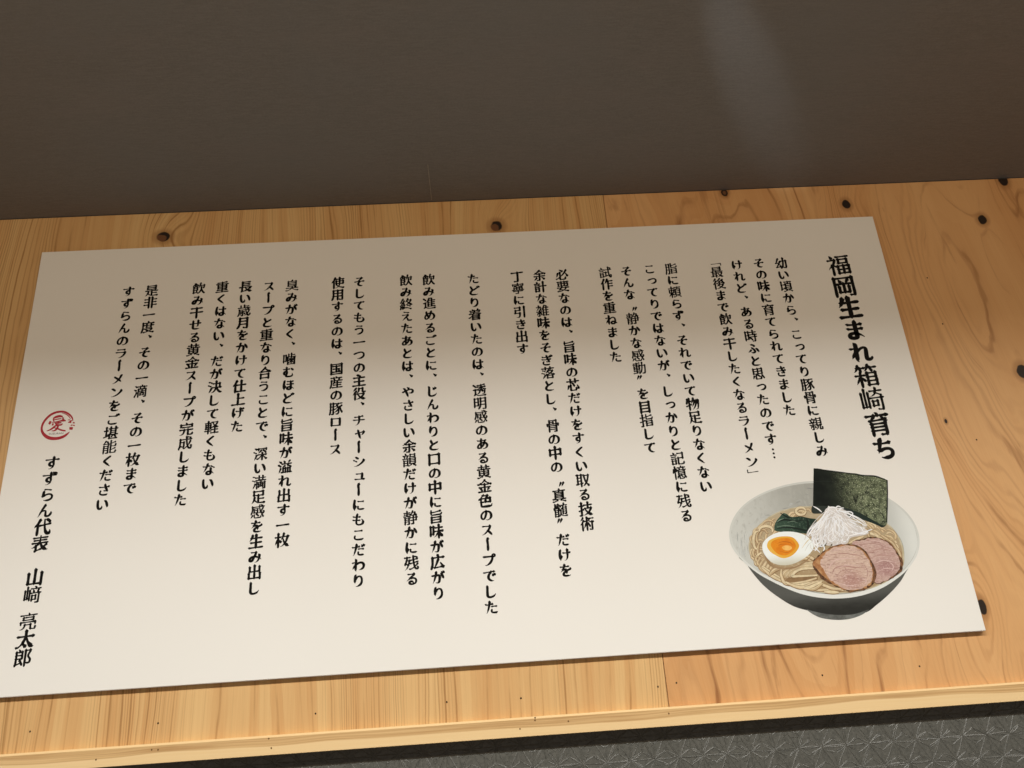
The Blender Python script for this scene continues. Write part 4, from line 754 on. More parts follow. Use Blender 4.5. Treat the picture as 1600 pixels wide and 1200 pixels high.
# ------------------------------------------------------------------ red round emblem beside the signature
HE = [7.3021975e-05, -3.90974063e-06, -0.868774278, -4.2070613e-06, -7.74934633e-05, 0.0990750255, -1.16032078e-06, 1.81721053e-05]
HP = [0.000291903027, -1.56290641e-05, 0.465305338, -1.6817594e-05, -0.000309777659, -0.0709963649, -4.63834547e-06, 7.2642414e-05]
def hmap(h, X, Y):
    d = h[6] * X + h[7] * Y + 1
    return ((h[0] * X + h[1] * Y + h[2]) / d, (h[3] * X + h[4] * Y + h[5]) / d)
M_RED = plain("red_ink", ink(178, 48, 54), .5, ink(166, 40, 48))
def ribbon(T, pts, widths, hm, n=6, y0=-.0002):
    """smooth ribbon through layout points with a width at each of them"""
    C = catmull(pts, n)
    m = len(C) - 1
    L, Rr = [], []
    for i in range(m + 1):
        p = C[i]; q0 = C[max(i - 1, 0)]; q1 = C[min(i + 1, m)]
        tx, ty = q1[0] - q0[0], q1[1] - q0[1]; l = math.hypot(tx, ty) + 1e-9
        u = i / m * (len(widths) - 1); k = min(int(u), len(widths) - 2) if len(widths) > 1 else 0
        ww = widths[0] if len(widths) == 1 else widths[k] + (widths[k + 1] - widths[k]) * (u - k)
        nx, ny = -ty / l * ww / 2, tx / l * ww / 2
        L.append(hmap(hm, p[0] + nx, p[1] + ny)); Rr.append(hmap(hm, p[0] - nx, p[1] - ny))
    T.strip(L, Rr, y0)
em = Ink()
ring = [(1095, 470), (1080, 400), (1020, 320), (930, 258), (840, 228), (740, 228), (640, 248), (520, 300), (410, 390), (320, 500), (268, 620), (262, 720), (300, 810), (380, 890), (480, 935), (600, 948), (720, 935), (850, 890), (950, 820), (1005, 768)]
ribbon(em, ring, [22, 40, 52, 56, 54, 54, 56, 56, 56, 54, 52, 62, 80, 92, 92, 84, 76, 68, 48, 12], HE)
ribbon(em, [(800, 262), (900, 292), (985, 352), (1040, 430)], [10, 22, 24, 14], HE)
emb = em.build("emblem", M_RED, sign)
tag(emb, "small red brushed circle emblem with a red character inside")
k = Ink()
for p, wd in [([(565, 412), (650, 368), (750, 348), (825, 362)], [34, 60, 66, 40]), ([(575, 420), (580, 470), (600, 490)], [40, 34, 24]), ([(590, 448), (680, 428), (790, 412)], [22, 30, 26]), ([(830, 380), (832, 430), (800, 470)], [40, 46, 24]),
              ([(530, 510), (640, 505), (760, 478), (860, 462), (910, 476)], [16, 34, 40, 62, 20]), ([(500, 480), (480, 530), (455, 565)], [50, 66, 44]), ([(572, 540), (545, 595)], [44, 40]),
              ([(610, 500), (640, 560), (710, 585), (790, 575), (815, 540)], [18, 40, 44, 40, 20]), ([(650, 540), (720, 530), (790, 520)], [28, 44, 26]),
              ([(650, 590), (590, 640), (500, 705), (395, 748)], [34, 50, 40, 18]), ([(590, 625), (660, 600), (710, 610)], [20, 36, 44]), ([(705, 605), (660, 690), (600, 735), (525, 742)], [44, 50, 34, 16]), ([(590, 660), (680, 680), (790, 722), (900, 738)], [16, 40, 46, 36])]:
    ribbon(k, p, wd, HE)
k.build("emblem_character", M_RED, emb)
k = Ink()
for (p, wd) in [([(960, 455), (1010, 440)], [14, 30]), ([(965, 515), (1050, 500)], [20, 70]), ([(1010, 480), (1075, 470)], [40, 30]), ([(1095, 520), (1145, 530)], [44, 30]), ([(1035, 600), (1085, 580)], [18, 34]), ([(1100, 590), (1150, 605)], [34, 24]), ([(1040, 640), (1030, 710)], [70, 62]), ([(1075, 640), (1065, 710)], [60, 40])]:
    ribbon(k, p, wd, HE)
k.build("emblem_side_marks", M_RED, emb)
fc = bpy.data.curves.new("romaji", 'FONT'); fc.body = "SUZURAN"; fc.size = 1.0; fc.align_x = 'CENTER'; fc.resolution_u = 2
fo = bpy.data.objects.new("romaji", fc); COL.objects.link(fo)
bpy.context.view_layer.update()
me = bpy.data.meshes.new_from_object(fo.evaluated_get(bpy.context.evaluated_depsgraph_get()))
bpy.data.objects.remove(fo)
xs = [v.co.x for v in me.vertices]; sx = 390.0 / (max(xs) - min(xs))
for v in me.vertices:
    q = hmap(HE, 645 + v.co.x * sx, 835 - v.co.x * sx * .06 - v.co.y * 62)
    v.co = (q[0], -.00022, q[1])
me.materials.append(plain("grey_ink", (.12, .08, .07, 1)))
ro = bpy.data.objects.new("emblem_romaji", me); COL.objects.link(ro); ro.parent = emb

# ------------------------------------------------------------------ printed picture of a ramen bowl
LAY = [0]
def closed(pts, n=5):
    Q = [pts[-1]] + list(pts) + [pts[0], pts[1]]
    out = []
    for i in range(1, len(Q) - 2):
        p0, p1, p2, p3 = Q[i - 1], Q[i], Q[i + 1], Q[i + 2]
        for k in range(n):
            u = k / n
            out.append(tuple(.5 * (2 * p1[c] + (p2[c] - p0[c]) * u + (2 * p0[c] - 5 * p1[c] + 4 * p2[c] - p3[c]) * u * u + (3 * p1[c] - p0[c] - 3 * p2[c] + p3[c]) * u ** 3) for c in (0, 1)))
    return out

class Art:
    """flat printed shapes of one part of the picture, each a hair above the last"""
    def __init__(s):
        s.v = []; s.f = []; s.mi = []; s.mats = []
    def mid(s, m):
        if m not in s.mats: s.mats.append(m)
        return s.mats.index(m)
    def poly(s, pts, mat, round_=True):
        LAY[0] += 1
        yy = -.0002 - LAY[0] * 6e-7
        P = closed(pts) if round_ else pts
        b = len(s.v)
        for p in P:
            x, z = hmap(HP, p[0], p[1]); s.v.append((x, yy, z))
        s.f.append(tuple(range(b + len(P) - 1, b - 1, -1))); s.mi.append(s.mid(mat))
    def line(s, pts, widths, mat, n=5):
        LAY[0] += 1
        k = Ink()
        ribbon(k, pts, widths, HP, n, -.0002 - LAY[0] * 6e-7 + 4e-6)
        b = len(s.v)
        s.v += k.v
        for f in k.f:
            s.f.append(tuple(i + b for i in f)); s.mi.append(s.mid(mat))
    def build(s, name, parent):
        return link_mesh(name, s.v, s.f, s.mats, parent, s.mi)

def grad(name, c1, c2, axis, a, b, sc_=70.0, amt=.35, c3=None, aniso=(1, 1, 1), rough=.5, dist=0.0):
    """print colour running from c1 to c2 between two positions, with photographic mottling"""
    s = NT(name, rough, .1)
    co = s.coord(); xyz = s.xyz(co)
    g = s.smooth(xyz[axis], a, b)
    n = s.noise(s.scale(co, aniso), sc_, 4.0, .65, dist)
    g = s.math('ADD', g, s.math('MULTIPLY', s.math('SUBTRACT', n, .5), amt * 2), clamp=True)
    c = s.mix(g, c1, c2)
    if c3:
        n2 = s.noise(s.scale(co, aniso), sc_ * 2.6, 4.0, .7, dist)
        c = s.mix(s.smooth(n2, .5, .72), c, c3)
    return s.color(c)
def hx(X, Y): return hmap(HP, X, Y)[0]
def hz(X, Y): return hmap(HP, X, Y)[1]

M_BOWL = grad("bowl_glaze_dark", ink(88, 85, 76), ink(46, 44, 38), 2, hz(700, 960), hz(700, 1090), 40.0, .25, aniso=(1, 1, 3))
M_FOOT = plain("bowl_foot_grey", ink(118, 116, 106), .5, ink(86, 84, 76), 40.0)
M_RIM = grad("bowl_rim_white", ink(208, 202, 186), ink(226, 219, 203), 2, hz(300, 500), hz(700, 1000), 50.0, .2)
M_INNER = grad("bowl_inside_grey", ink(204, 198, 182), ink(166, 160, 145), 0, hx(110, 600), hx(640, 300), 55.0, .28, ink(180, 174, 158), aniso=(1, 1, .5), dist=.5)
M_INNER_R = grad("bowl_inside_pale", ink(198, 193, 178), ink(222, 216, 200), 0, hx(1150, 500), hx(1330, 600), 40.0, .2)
M_BROTH = grad("broth_tan", ink(182, 160, 124), ink(168, 138, 98), 2, hz(700, 400), hz(700, 900), 60.0, .4, ink(196, 174, 136))
M_BROTH_E = plain("broth_edge", ink(200, 184, 150), .5, ink(184, 164, 126))
NOOD = [plain("noodle_print", ink(*c), .5, ink(*[int(q * .93) for q in c]), 120.0) for c in ((218, 190, 146), (205, 174, 128), (228, 204, 160), (196, 164, 120))]
M_NSH = plain("noodle_gap", ink(150, 116, 78), .5, ink(132, 100, 66))
M_NSH2 = plain("noodle_gap_soft", ink(172, 142, 104), .5, ink(158, 128, 92))

A_ = Art()
A_.poly([(160, 690), (205, 785), (262, 864), (330, 936), (420, 1004), (520, 1062), (640, 1095), (760, 1118), (880, 1118), (1000, 1100), (1070, 1050), (1130, 1000), (1190, 940), (1235, 885), (1262, 838), (1300, 770), (1320, 660), (1100, 560), (500, 500)], M_BOWL)
root_pic = A_.build("ramen_picture", sign)
tag(root_pic, "printed picture of a grey bowl of ramen with egg, pork and a dark seaweed sheet")
A_ = Art()
A_.poly([(600, 1080), (640, 1092), (740, 1112), (830, 1118), (920, 1112), (1015, 1082), (1000, 1098), (960, 1122), (900, 1142), (830, 1151), (760, 1148), (690, 1135), (635, 1108)], M_FOOT)
A_.build("bowl_foot", root_pic)

RIM = [(83, 580), (92, 515), (122, 450), (172, 388), (250, 330), (340, 286), (440, 252), (540, 231), (640, 222), (800, 225), (960, 255), (1080, 295), (1150, 336), (1212, 378), (1272, 432), (1322, 500), (1350, 570), (1357, 640), (1342, 712), (1302, 782), (1242, 846), (1162, 905), (1080, 950), (980, 985), (880, 1003), (780, 1008), (680, 1001), (580, 981), (480, 946), (380, 899), (290, 850), (210, 790), (140, 720), (96, 652)]
A_ = Art()
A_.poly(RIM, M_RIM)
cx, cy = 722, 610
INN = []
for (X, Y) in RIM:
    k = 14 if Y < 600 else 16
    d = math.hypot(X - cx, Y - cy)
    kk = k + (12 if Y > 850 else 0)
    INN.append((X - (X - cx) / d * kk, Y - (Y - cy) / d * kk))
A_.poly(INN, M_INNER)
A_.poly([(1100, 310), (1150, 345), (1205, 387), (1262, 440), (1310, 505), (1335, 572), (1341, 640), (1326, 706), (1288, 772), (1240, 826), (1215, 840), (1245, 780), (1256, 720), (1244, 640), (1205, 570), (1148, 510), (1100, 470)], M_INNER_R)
rp = random.Random(11)
M_CR1 = plain("glaze_mark_dark", ink(150, 147, 137), .5); M_CR2 = plain("glaze_mark_light", ink(192, 189, 178), .5)
for i in range(26):   # brushed glaze marks inside the bowl
    a = rp.uniform(.15, 1.0); X0 = 130 + a * 470; Y0 = 600 - a * 320 + rp.uniform(-20, 130) * (1 - a * .3)
    if Y0 > 520 and X0 > 210: continue
    L_ = rp.uniform(20, 60); an = rp.uniform(-.9, -.3) if X0 < 300 else rp.uniform(-.5, .05)
    A_.line([(X0, Y0), (X0 + L_ * .5 * math.cos(an), Y0 + L_ * .5 * math.sin(an) + rp.uniform(-4, 4)), (X0 + L_ * math.cos(an), Y0 + L_ * math.sin(an))], [1, rp.uniform(3, 6), 1], rp.choice((M_CR1, M_CR2)))
for i in range(22):   # vertical streaks low on the left wall of the bowl
    X0 = rp.uniform(112, 205); Y0 = rp.uniform(560, 690)
    A_.line([(X0, Y0), (X0 + rp.uniform(0, 10), Y0 + rp.uniform(30, 80))], [1, 3, 1], rp.choice((M_CR1, M_CR2, M_RIM)))
A_.build("bowl_rim", root_pic)

BROTH = [(212, 660), (224, 600), (260, 540), (320, 482), (400, 432), (500, 402), (600, 390), (800, 400), (1000, 440), (1145, 508), (1202, 570), (1240, 640), (1255, 720), (1246, 795), (1190, 858), (1120, 905), (1040, 938), (950, 960), (850, 972), (760, 974), (660, 962), (560, 940), (440, 902), (340, 852), (268, 790), (226, 722)]
A_ = Art()
A_.poly(BROTH, M_BROTH_E)
A_.poly([(p[0] + (722 - p[0]) * .022, p[1] + (680 - p[1]) * .022) for p in BROTH], M_BROTH)
A_.build("broth", root_pic)

# noodles: ribbons with a darker gap under each
A_ = Art()
def inside(X, Y):
    # keep a strand within the broth's outline
    for _ in range(30):
        hit = False
        for (ax, ay), (bx, by) in zip(BROTH, BROTH[1:] + BROTH[:1]):
            if (ay > Y) != (by > Y) and X < ax + (Y - ay) / (by - ay) * (bx - ax):
                hit = not hit
        if hit and abs(X - 728) / 505 < 1:
            return (X, Y)
        X += (728 - X) * .04; Y += (680 - Y) * .04
    return (X, Y)
def noodle(pts, wd=20, gap=M_NSH, col=None):
    col = col or rp.choice(NOOD)
    pts = [inside(x, y) for x, y in pts]
    A_.line(pts, [wd * .8, wd * 1.45, wd * 1.45, wd * .8], gap)
    A_.line([(x - 1, y - 2) for x, y in pts], [wd * .55, wd, wd, wd * .55], col)
    A_.line([(x - 2, y - wd * .24) for x, y in pts], [1, wd * .26, wd * .26, 1], NOOD[2])
def arc(cx, cy, rx, ry, a0, a1, rot=0, n=7):
    P = []
    for i in range(n):
        a = math.radians(a0 + (a1 - a0) * i / (n - 1)); x = rx * math.cos(a); y = ry * math.sin(a); r = math.radians(rot)
        P.append((cx + x * math.cos(r) - y * math.sin(r), cy + x * math.sin(r) + y * math.cos(r)))
    return P
def cr5(*p): return [(257 + x * .643, 600 + y * .643) for x, y in p]
# soft tangle under the surface along the left and back
for i in range(34):
    u = rp.random()
    X = 245 + 330 * u ** 1.3; Y = 560 - 110 * u + rp.uniform(-10, 220) * (1 - u)
    noodle(arc(X + 25, Y + 10, rp.uniform(22, 52), rp.uniform(24, 60), rp.uniform(90, 200), rp.uniform(230, 330), rp.uniform(-30, 40)), rp.uniform(12, 17), M_NSH2, rp.choice(NOOD[:2] + NOOD[3:]))
for i in range(20):
    X = rp.uniform(960, 1190); Y = 500 + (X - 960) * .45 + rp.uniform(0, 90)
    noodle(arc(X, Y, rp.uniform(30, 60), rp.uniform(20, 50), rp.uniform(180, 260), rp.uniform(300, 420), rp.uniform(0, 50)), rp.uniform(12, 17), M_NSH2, rp.choice(NOOD))
for (c, r, a) in [((305, 600), (40, 55), (100, 330)), ((330, 555), (45, 30), (170, 380)), ((285, 705), (42, 40), (120, 300)), ((300, 690), (26, 60), (60, 250)), ((565, 425), (34, 24), (0, 350)), ((270, 620), (24, 60), (90, 280)), ((320, 760), (60, 60), (120, 250))]:
    noodle(arc(c[0], c[1], r[0], r[1], a[0], a[1]), 17, M_NSH)
for k_ in range(6):
    noodle(arc(300 + k_ * 22, 800 + k_ * 10, 60, 90, 130 + k_ * 6, 230, 12), 16, M_NSH2)
noodle(cr5((70, 300), (180, 380), (290, 440)), 20)
noodle(cr5((10, 330), (120, 420), (300, 490)), 18)
noodle(cr5((150, 390), (200, 340), (255, 325)), 24)
noodle(cr5((530, 190), (590, 215), (620, 240)), 18)
noodle(cr5((480, 240), (520, 220), (600, 260)), 18)
noodle(cr5((620, 590), (760, 545), (900, 545), (1000, 565)), 18)
noodle(cr5((720, 585), (800, 570), (870, 575)), 20)
noodle(cr5((640, 470), (720, 500), (800, 530), (900, 540)), 18)
noodle(cr5((980, 60), (1060, 20), (1130, -10)), 17)
noodle(cr5((1300, -30), (1400, 40), (1470, 130)), 18)
noodle(cr5((1380, 20), (1440, 70), (1500, 170)), 16)
noodle(cr5((1480, 110), (1510, 190), (1530, 260)), 18)
noodle(cr5((1050, -120), (1150, -80), (1190, 0)), 18)
# the combed bundle in front
for k_ in range(8):
    u = k_ / 7
    noodle(cr5((690 - u * 60, 262 + u * 62), (520 - u * 30, 272 + u * 58), (400 + u * 20, 318 + u * 40), (300 + u * 95, 365 + u * 20), (290 + u * 90, 420 - u * 18), (390 + u * 60, 450 - u * 45), (650, 440 - u * 45)), 17, M_NSH, NOOD[(k_ * 2) % 3])
noodle(cr5((275, 330), (272, 400), (320, 480), (480, 470), (640, 425)), 18, M_NSH, NOOD[0])
noodle(cr5((300, 480), (400, 500), (480, 495), (660, 455)), 19, M_NSH, NOOD[2])
noodle(cr5((310, 512), (420, 530), (500, 520), (600, 480), (700, 455)), 20, M_NSH, NOOD[0])
noodle(cr5((500, 545), (580, 520), (690, 465)), 26, M_NSH, NOOD[2])
noodle(cr5((560, 560), (620, 535), (700, 480)), 20, M_NSH, NOOD[1])
A_.build("noodles", root_pic)

# seaweed sheet, strip and greens
def m_nori():
    s = NT("seaweed_print", .6, .08)
    co = s.coord(); x, y, z = s.xyz(co)
    g = s.smooth(x, hx(760, 300), hx(1000, 300))
    n = s.noise(co, 90.0, 4.0, .7, .6)
    g2 = s.math('MULTIPLY', g, s.smooth(n, .30, .62))
    v = s.n("ShaderNodeTexVoronoi"); s.put(v.inputs["Vector"], co); v.inputs["Scale"].default_value = 420.0
    fle = s.math('MULTIPLY', s.smooth(v.outputs["Distance"], .2, .55, 1.0, 0.0), s.smooth(s.noise(co, 260.0, 3.0, .6, 1.5), .42, .66))
    n3 = s.noise(co, 30.0, 3.0)
    c = s.mix(s.smooth(n3, .35, .7), ink(22, 25, 20), ink(38, 42, 32))
    c = s.mix(g2, c, ink(112, 116, 84))
    c = s.mix(s.math('MULTIPLY', fle, g), c, ink(196, 196, 154))
    return s.color(c)
M_NORI = m_nori()
M_NORI_D = plain("seaweed_edge", ink(20, 23, 18), .5)
M_STRIP = grad("seaweed_strip", ink(46, 50, 42), ink(30, 42, 34), 0, hx(650, 400), hx(1100, 500), 60.0, .3)
A_ = Art()
A_.poly([(640, 388), (700, 386), (860, 400), (940, 425), (1040, 468), (1130, 512), (1105, 532), (1080, 520), (980, 482), (900, 470), (800, 452), (700, 440), (640, 436)], M_STRIP)
A_.poly([(648, 137), (672, 137), (700, 141), (740, 152), (800, 156), (868, 166), (930, 170), (985, 183), (1040, 190), (1062, 186), (1090, 196), (1120, 204), (1144, 219), (1146, 300), (1144, 400), (1141, 505), (1128, 522), (1100, 515), (1040, 480), (960, 435), (880, 405), (800, 395), (720, 388), (643, 388)], M_NORI, False)
A_.line([(1139, 216), (1141, 300), (1140, 400), (1137, 500)], [10, 9, 9, 6], M_NORI_D)
A_.line([(650, 139), (760, 154), (868, 168), (985, 185), (1062, 190), (1140, 218)], [6, 8, 7, 9, 10, 6], M_NORI_D)
A_.line([(646, 226), (720, 222), (790, 230)], [1, 2, 1], M_STRIP)
A_.build("seaweed_sheet", root_pic)
M_GREEN = grad("greens_print", ink(30, 46, 34), ink(54, 74, 56), 0, hx(640, 500), hx(390, 500), 80.0, .4, ink(88, 104, 84))
M_GREEN_D = plain("greens_dark", ink(24, 34, 26), .5); M_GREEN_L = plain("greens_light", ink(116, 132, 108), .5)
A_ = Art()
A_.poly([(392, 500), (420, 462), (446, 436), (470, 444), (500, 462), (560, 458), (620, 470), (664, 476), (668, 492), (640, 530), (614, 572), (540, 568), (470, 566), (396, 556), (384, 540)], M_GREEN)
A_.line([(425, 436), (470, 462), (500, 470)], [4, 12, 4], M_GREEN_D)
A_.line([(400, 500), (450, 480), (520, 490), (590, 482)], [6, 12, 10, 4], M_GREEN_D)
A_.line([(400, 540), (480, 532), (560, 545), (620, 560)], [5, 10, 12, 5], M_GREEN_D)
A_.line([(606, 480), (612, 520), (604, 560)], [10, 16, 8], M_GREEN_D)
A_.line([(402, 498), (418, 484), (450, 472)], [2, 8, 2], M_GREEN_L)
A_.line([(400, 528), (460, 520), (520, 528)], [2, 5, 2], M_GREEN_L)
A_.line([(470, 500), (510, 490), (540, 502)], [1, 5, 1], M_GREEN_L)
A_.build("leafy_greens", root_pic)

# egg half
M_EGGW = grad("egg_white_print", ink(206, 196, 168), ink(240, 236, 226), 2, hz(470, 790), hz(470, 700), 40.0, .12)
M_YE = grad("egg_yolk_edge", ink(232, 176, 70), ink(228, 158, 48), 0, hx(340, 660), hx(540, 660), 70.0, .4)
M_YM = plain("egg_yolk_middle", ink(230, 140, 34), .35, ink(220, 122, 26), 50.0)
M_YL = plain("egg_yolk_gloss", ink(246, 190, 104), .35, ink(238, 166, 70), 60.0)
M_YD = plain("egg_yolk_crease", ink(196, 104, 28), .4)
M_SH = plain("soft_gap", ink(150, 118, 80), .5, ink(164, 132, 94))
A_ = Art()
A_.poly([(318, 712), (372, 775), (440, 800), (530, 790), (612, 738), (650, 690), (600, 760), (520, 806), (430, 812), (350, 785)], M_SH)
A_.poly([(304, 662), (318, 622), (368, 582), (438, 561), (528, 564), (600, 590), (640, 636), (644, 676), (602, 726), (522, 772), (440, 786), (368, 766), (318, 712)], M_EGGW)
A_.line([(570, 670), (600, 630), (630, 600)], [2, 6, 2], NOOD[2]); A_.line([(590, 690), (612, 650), (640, 625)], [2, 5, 2], M_RIM)
A_.build("egg_white", root_pic)
A_ = Art()
A_.poly([(336, 652), (352, 618), (418, 594), (500, 596), (542, 632), (548, 668), (506, 718), (444, 738), (382, 712), (348, 684)], M_YE)
A_.poly([(362, 654), (376, 622), (430, 604), (492, 608), (524, 640), (526, 668), (492, 706), (444, 720), (396, 700)], M_YM)
A_.poly([(436, 664), (460, 652), (492, 656), (502, 672), (480, 686), (450, 682)], M_YL)
A_.line([(400, 640), (440, 628), (490, 634), (508, 652)], [1, 5, 5, 1], M_YD)
A_.line([(420, 690), (470, 700), (505, 684)], [1, 4, 1], M_YD)
A_.line([(410, 655), (430, 645), (470, 645)], [1, 4, 1], M_YD)
A_.line([(352, 672), (372, 700), (420, 722)], [2, 6, 2], M_YL)
A_.build("egg_yolk", root_pic)

# shredded leek heap
M_LK = [plain("leek_print", ink(*c), .5, ink(*[int(q * .96) for q in c])) for c in ((240, 232, 222), (226, 214, 200), (212, 198, 182), (246, 240, 232))]
M_LKB = grad("leek_heap", ink(212, 198, 184), ink(224, 212, 200), 2, hz(780, 640), hz(780, 420), 140.0, .5, ink(196, 180, 160))
M_LKG = plain("leek_gap", ink(120, 104, 84), .5, ink(90, 84, 66))
A_ = Art()
A_.poly([(735, 404), (800, 398), (850, 420), (890, 470), (940, 510), (1010, 555), (1000, 580), (900, 600), (870, 640), (800, 655), (720, 650), (660, 640), (632, 590), (650, 540), (690, 480), (715, 440)], M_LKB)
for (x, y) in [(648, 580), (660, 555), (676, 590), (668, 612), (690, 560), (652, 610), (700, 600), (664, 640), (700, 640), (684, 620), (720, 660), (760, 660), (690, 670)]:
    A_.line([(x, y), (x + 8, y - 12), (x + 14, y - 26)], [3, 11, 3], M_LKG, 3)
for i in range(85):
    a = rp.uniform(-.1, 1.05)
    bx = 625 + a * 390; by = 600 + 60 * math.sin(a * 3.0 + .2) - a * 60 + rp.uniform(-30, 20)
    if a > .62: by = min(by, 590 - (a - .62) * 90)
    tx = 765 + rp.uniform(-35, 60); ty = 412 + rp.uniform(-12, 40)
    s_ = rp.uniform(0, .5) if rp.random() < .5 else 0.0
    sx_, sy_ = tx + (bx - tx) * s_ + rp.uniform(-20, 20), ty + (by - ty) * s_
    bow = rp.uniform(-60, 60)
    P = [(sx_, sy_), (sx_ + (bx - sx_) * .35 + bow * .5, sy_ + (by - sy_) * .3 - 6), (sx_ + (bx - sx_) * .7 + bow, sy_ + (by - sy_) * .68), (bx, by)]
    A_.line(P, [3, rp.uniform(4, 7), rp.uniform(4, 6), 3], rp.choice(M_LK), 4)
for i in range(16):   # loops hanging at the foot of the heap
    X = rp.uniform(650, 880); Y = rp.uniform(570, 640)
    A_.line(arc(X, Y, rp.uniform(14, 34), rp.uniform(24, 50), rp.uniform(-60, 20), rp.uniform(120, 260), rp.uniform(-40, 40)), [4, 7, 6, 3], rp.choice(M_LK), 4)
for P in ([(800, 420), (850, 426), (908, 436), (884, 466)], [(612, 580), (650, 530), (700, 470), (740, 420)], [(740, 400), (770, 396), (800, 400)], [(745, 420), (752, 396), (744, 390)], [(790, 405), (810, 390), (830, 396)],
          [(820, 420), (830, 404), (850, 402)], [(645, 390), (680, 410), (702, 430)], [(640, 600), (655, 660), (690, 700)], [(668, 620), (670, 670), (655, 690)], [(700, 630), (720, 670), (712, 690)], [(610, 590), (660, 520), (720, 455)],
          [(880, 590), (960, 570), (1040, 545)], [(900, 560), (980, 575), (1010, 560)]):
    A_.line(P, [4, 8, 8, 5], M_LK[3], 5)
A_.build("shredded_leek", root_pic)

# pork slices
def ragged(pts, amt):
    return [(x + rp.uniform(-amt, amt), y + rp.uniform(-amt, amt)) for x, y in closed(pts, 4)]
def m_pork(name, c1, c2, c3, cxp, czp):
    s = NT(name, .5, .12)
    co = s.coord(); x, y, z = s.xyz(co)
    dx = s.math('SUBTRACT', x, cxp); dz = s.math('MULTIPLY', s.math('SUBTRACT', z, czp), 1.35)
    r = s.math('SQRT', s.math('ADD', s.math('MULTIPLY', dx, dx), s.math('MULTIPLY', dz, dz)))
    n = s.noise(s.scale(co, (1, 1, 2.4)), 75.0, 4.0, .65, .8)
    core = s.smooth(s.math('ADD', r, s.math('MULTIPLY', s.math('SUBTRACT', n, .5), .04)), .006, .034, 1.0, 0.0)
    c = s.mix(s.smooth(n, .3, .7), c1, c2)
    c = s.mix(s.math('MULTIPLY', core, .9), c, c3)
    fibre = s.noise(s.scale(co, (1, 1, 4.5)), 60.0, 4.0, .7, 1.2)
    c = s.mix(s.math('MULTIPLY', s.smooth(fibre, .52, .62), .65), c, ink(150, 104, 92))
    f2 = s.noise(s.scale(co, (1, 1, 3)), 210.0, 3.0, .6)
    c = s.mix(s.math('MULTIPLY', s.smooth(f2, .53, .66), .6), c, ink(230, 200, 180))
    return s.color(c)
M_BARK = plain("pork_bark", ink(128, 86, 56), .45, ink(66, 44, 30), 150.0)
M_BARK_L = plain("pork_bark_amber", ink(190, 140, 92), .45, ink(160, 104, 62), 90.0)
M_PL = plain("pork_crease", ink(176, 130, 116), .5, ink(160, 112, 100)); M_PH = plain("pork_fat", ink(220, 186, 170), .5, ink(210, 172, 156))
M_PK1 = m_pork("pork_front", ink(212, 180, 154), ink(196, 158, 136), ink(176, 130, 114), *hmap(HP, 900, 885))
M_PK2 = m_pork("pork_back", ink(202, 168, 148), ink(186, 146, 130), ink(168, 124, 114), *hmap(HP, 1130, 800))
A_ = Art()
A_.poly(ragged([(905, 645), (950, 615), (1030, 598), (1104, 606), (1166, 640), (1206, 696), (1243, 760), (1240, 822), (1196, 858), (1130, 893), (1060, 905), (1000, 800)], 4), M_BARK)
A_.poly(ragged([(908, 646), (953, 622), (1030, 604), (1101, 611), (1160, 646), (1198, 700), (1226, 764), (1222, 814), (1186, 852), (1124, 890), (1062, 900), (1010, 800)], 4), M_PK2)
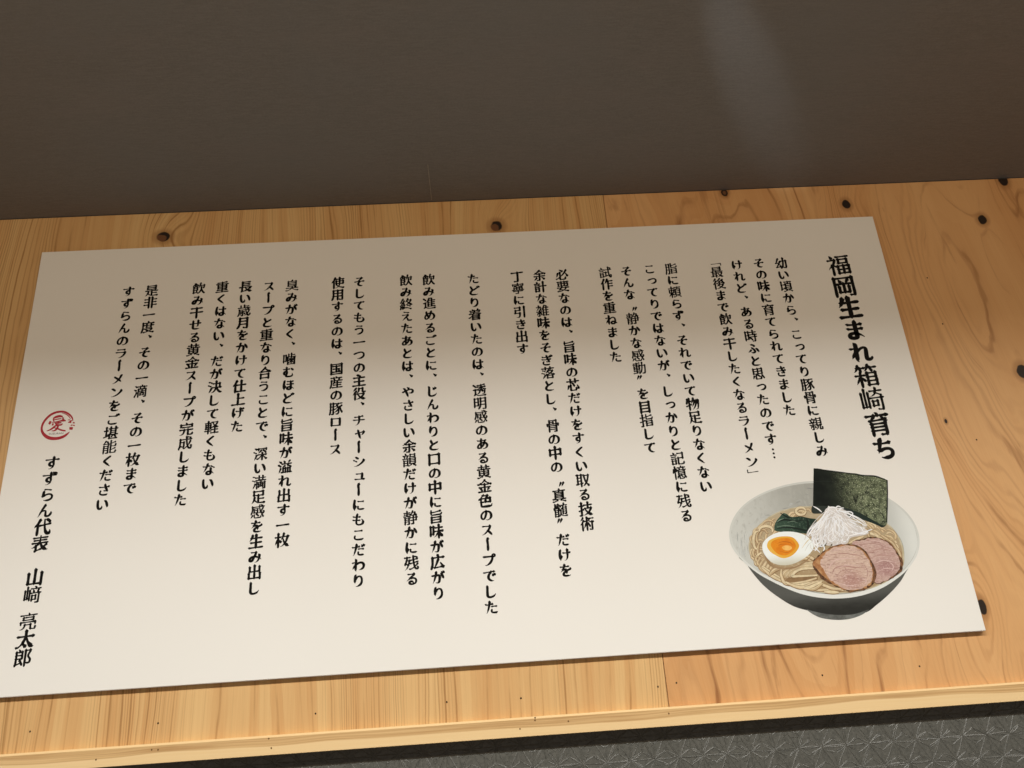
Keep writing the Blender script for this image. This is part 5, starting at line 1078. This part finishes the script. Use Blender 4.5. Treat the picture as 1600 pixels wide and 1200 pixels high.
for P, wd, m in [([(960, 650), (1040, 640), (1120, 652)], 4, M_PL), ([(1030, 690), (1100, 676), (1170, 690)], 5, M_PL), ([(1040, 726), (1110, 716), (1190, 730)], 4, M_PL), ([(1060, 770), (1120, 752), (1200, 770)], 5, M_PH), ([(1070, 830), (1130, 806), (1190, 812)], 5, M_PH), ([(980, 636), (1050, 622), (1110, 632)], 4, M_PH), ([(1150, 760), (1180, 790), (1170, 830)], 5, M_PH)]:
    A_.line(P, [1, wd, wd, 1], m)
A_.build("pork_slice", root_pic)
A_ = Art()
A_.poly(ragged([(640, 772), (664, 734), (720, 688), (780, 657), (850, 645), (922, 650), (984, 684), (1022, 738), (1056, 800), (1064, 852), (1046, 914), (984, 950), (908, 963), (846, 952), (776, 918), (712, 884), (664, 832)], 4), M_BARK)
A_.poly(ragged([(644, 770), (668, 737), (723, 692), (782, 661), (850, 649), (918, 655), (976, 688), (1014, 740), (1042, 800), (1048, 850), (1034, 905), (980, 943), (906, 957), (848, 946), (782, 912), (720, 874), (672, 822)], 5), M_BARK_L)
A_.poly(ragged([(694, 770), (710, 728), (746, 688), (798, 664), (856, 652), (916, 659), (972, 692), (1010, 744), (1036, 802), (1040, 850), (1026, 902), (976, 938), (906, 953), (850, 942), (790, 906), (736, 856)], 4), M_PK1)
for P, wd, m in [([(770, 690), (850, 676), (940, 690)], 5, M_PH), ([(760, 716), (840, 706), (930, 716), (980, 726)], 5, M_PL), ([(800, 752), (860, 738), (930, 742)], 5, M_PH), ([(770, 850), (790, 806), (850, 790), (920, 800), (1000, 800)], 7, M_PL), ([(756, 860), (752, 800), (790, 752), (850, 738)], 5, M_PH),
                 ([(800, 870), (830, 826), (900, 814), (960, 828)], 4, M_PL), ([(840, 872), (866, 848), (910, 846)], 4, M_PH), ([(820, 905), (880, 922), (950, 914)], 5, M_PH), ([(970, 870), (1000, 890), (980, 920)], 5, M_PH), ([(985, 780), (1010, 830), (1000, 880)], 4, M_PL),
                 ([(810, 800), (880, 784), (960, 790)], 3, M_PH)]:
    A_.line(P, [1, wd, wd, 1], m)
for P, w_ in [([(1022, 740), (1050, 800), (1058, 850), (1040, 905)], [6, 16, 22, 10]), ([(650, 790), (690, 846), (760, 900)], [6, 14, 6]), ([(850, 648), (930, 654), (990, 692), (1024, 744)], [4, 8, 12, 8]), ([(860, 950), (920, 958), (990, 940)], [4, 9, 6])]:
    A_.line(P, w_, M_BARK)
A_.build("pork_slice", root_pic)
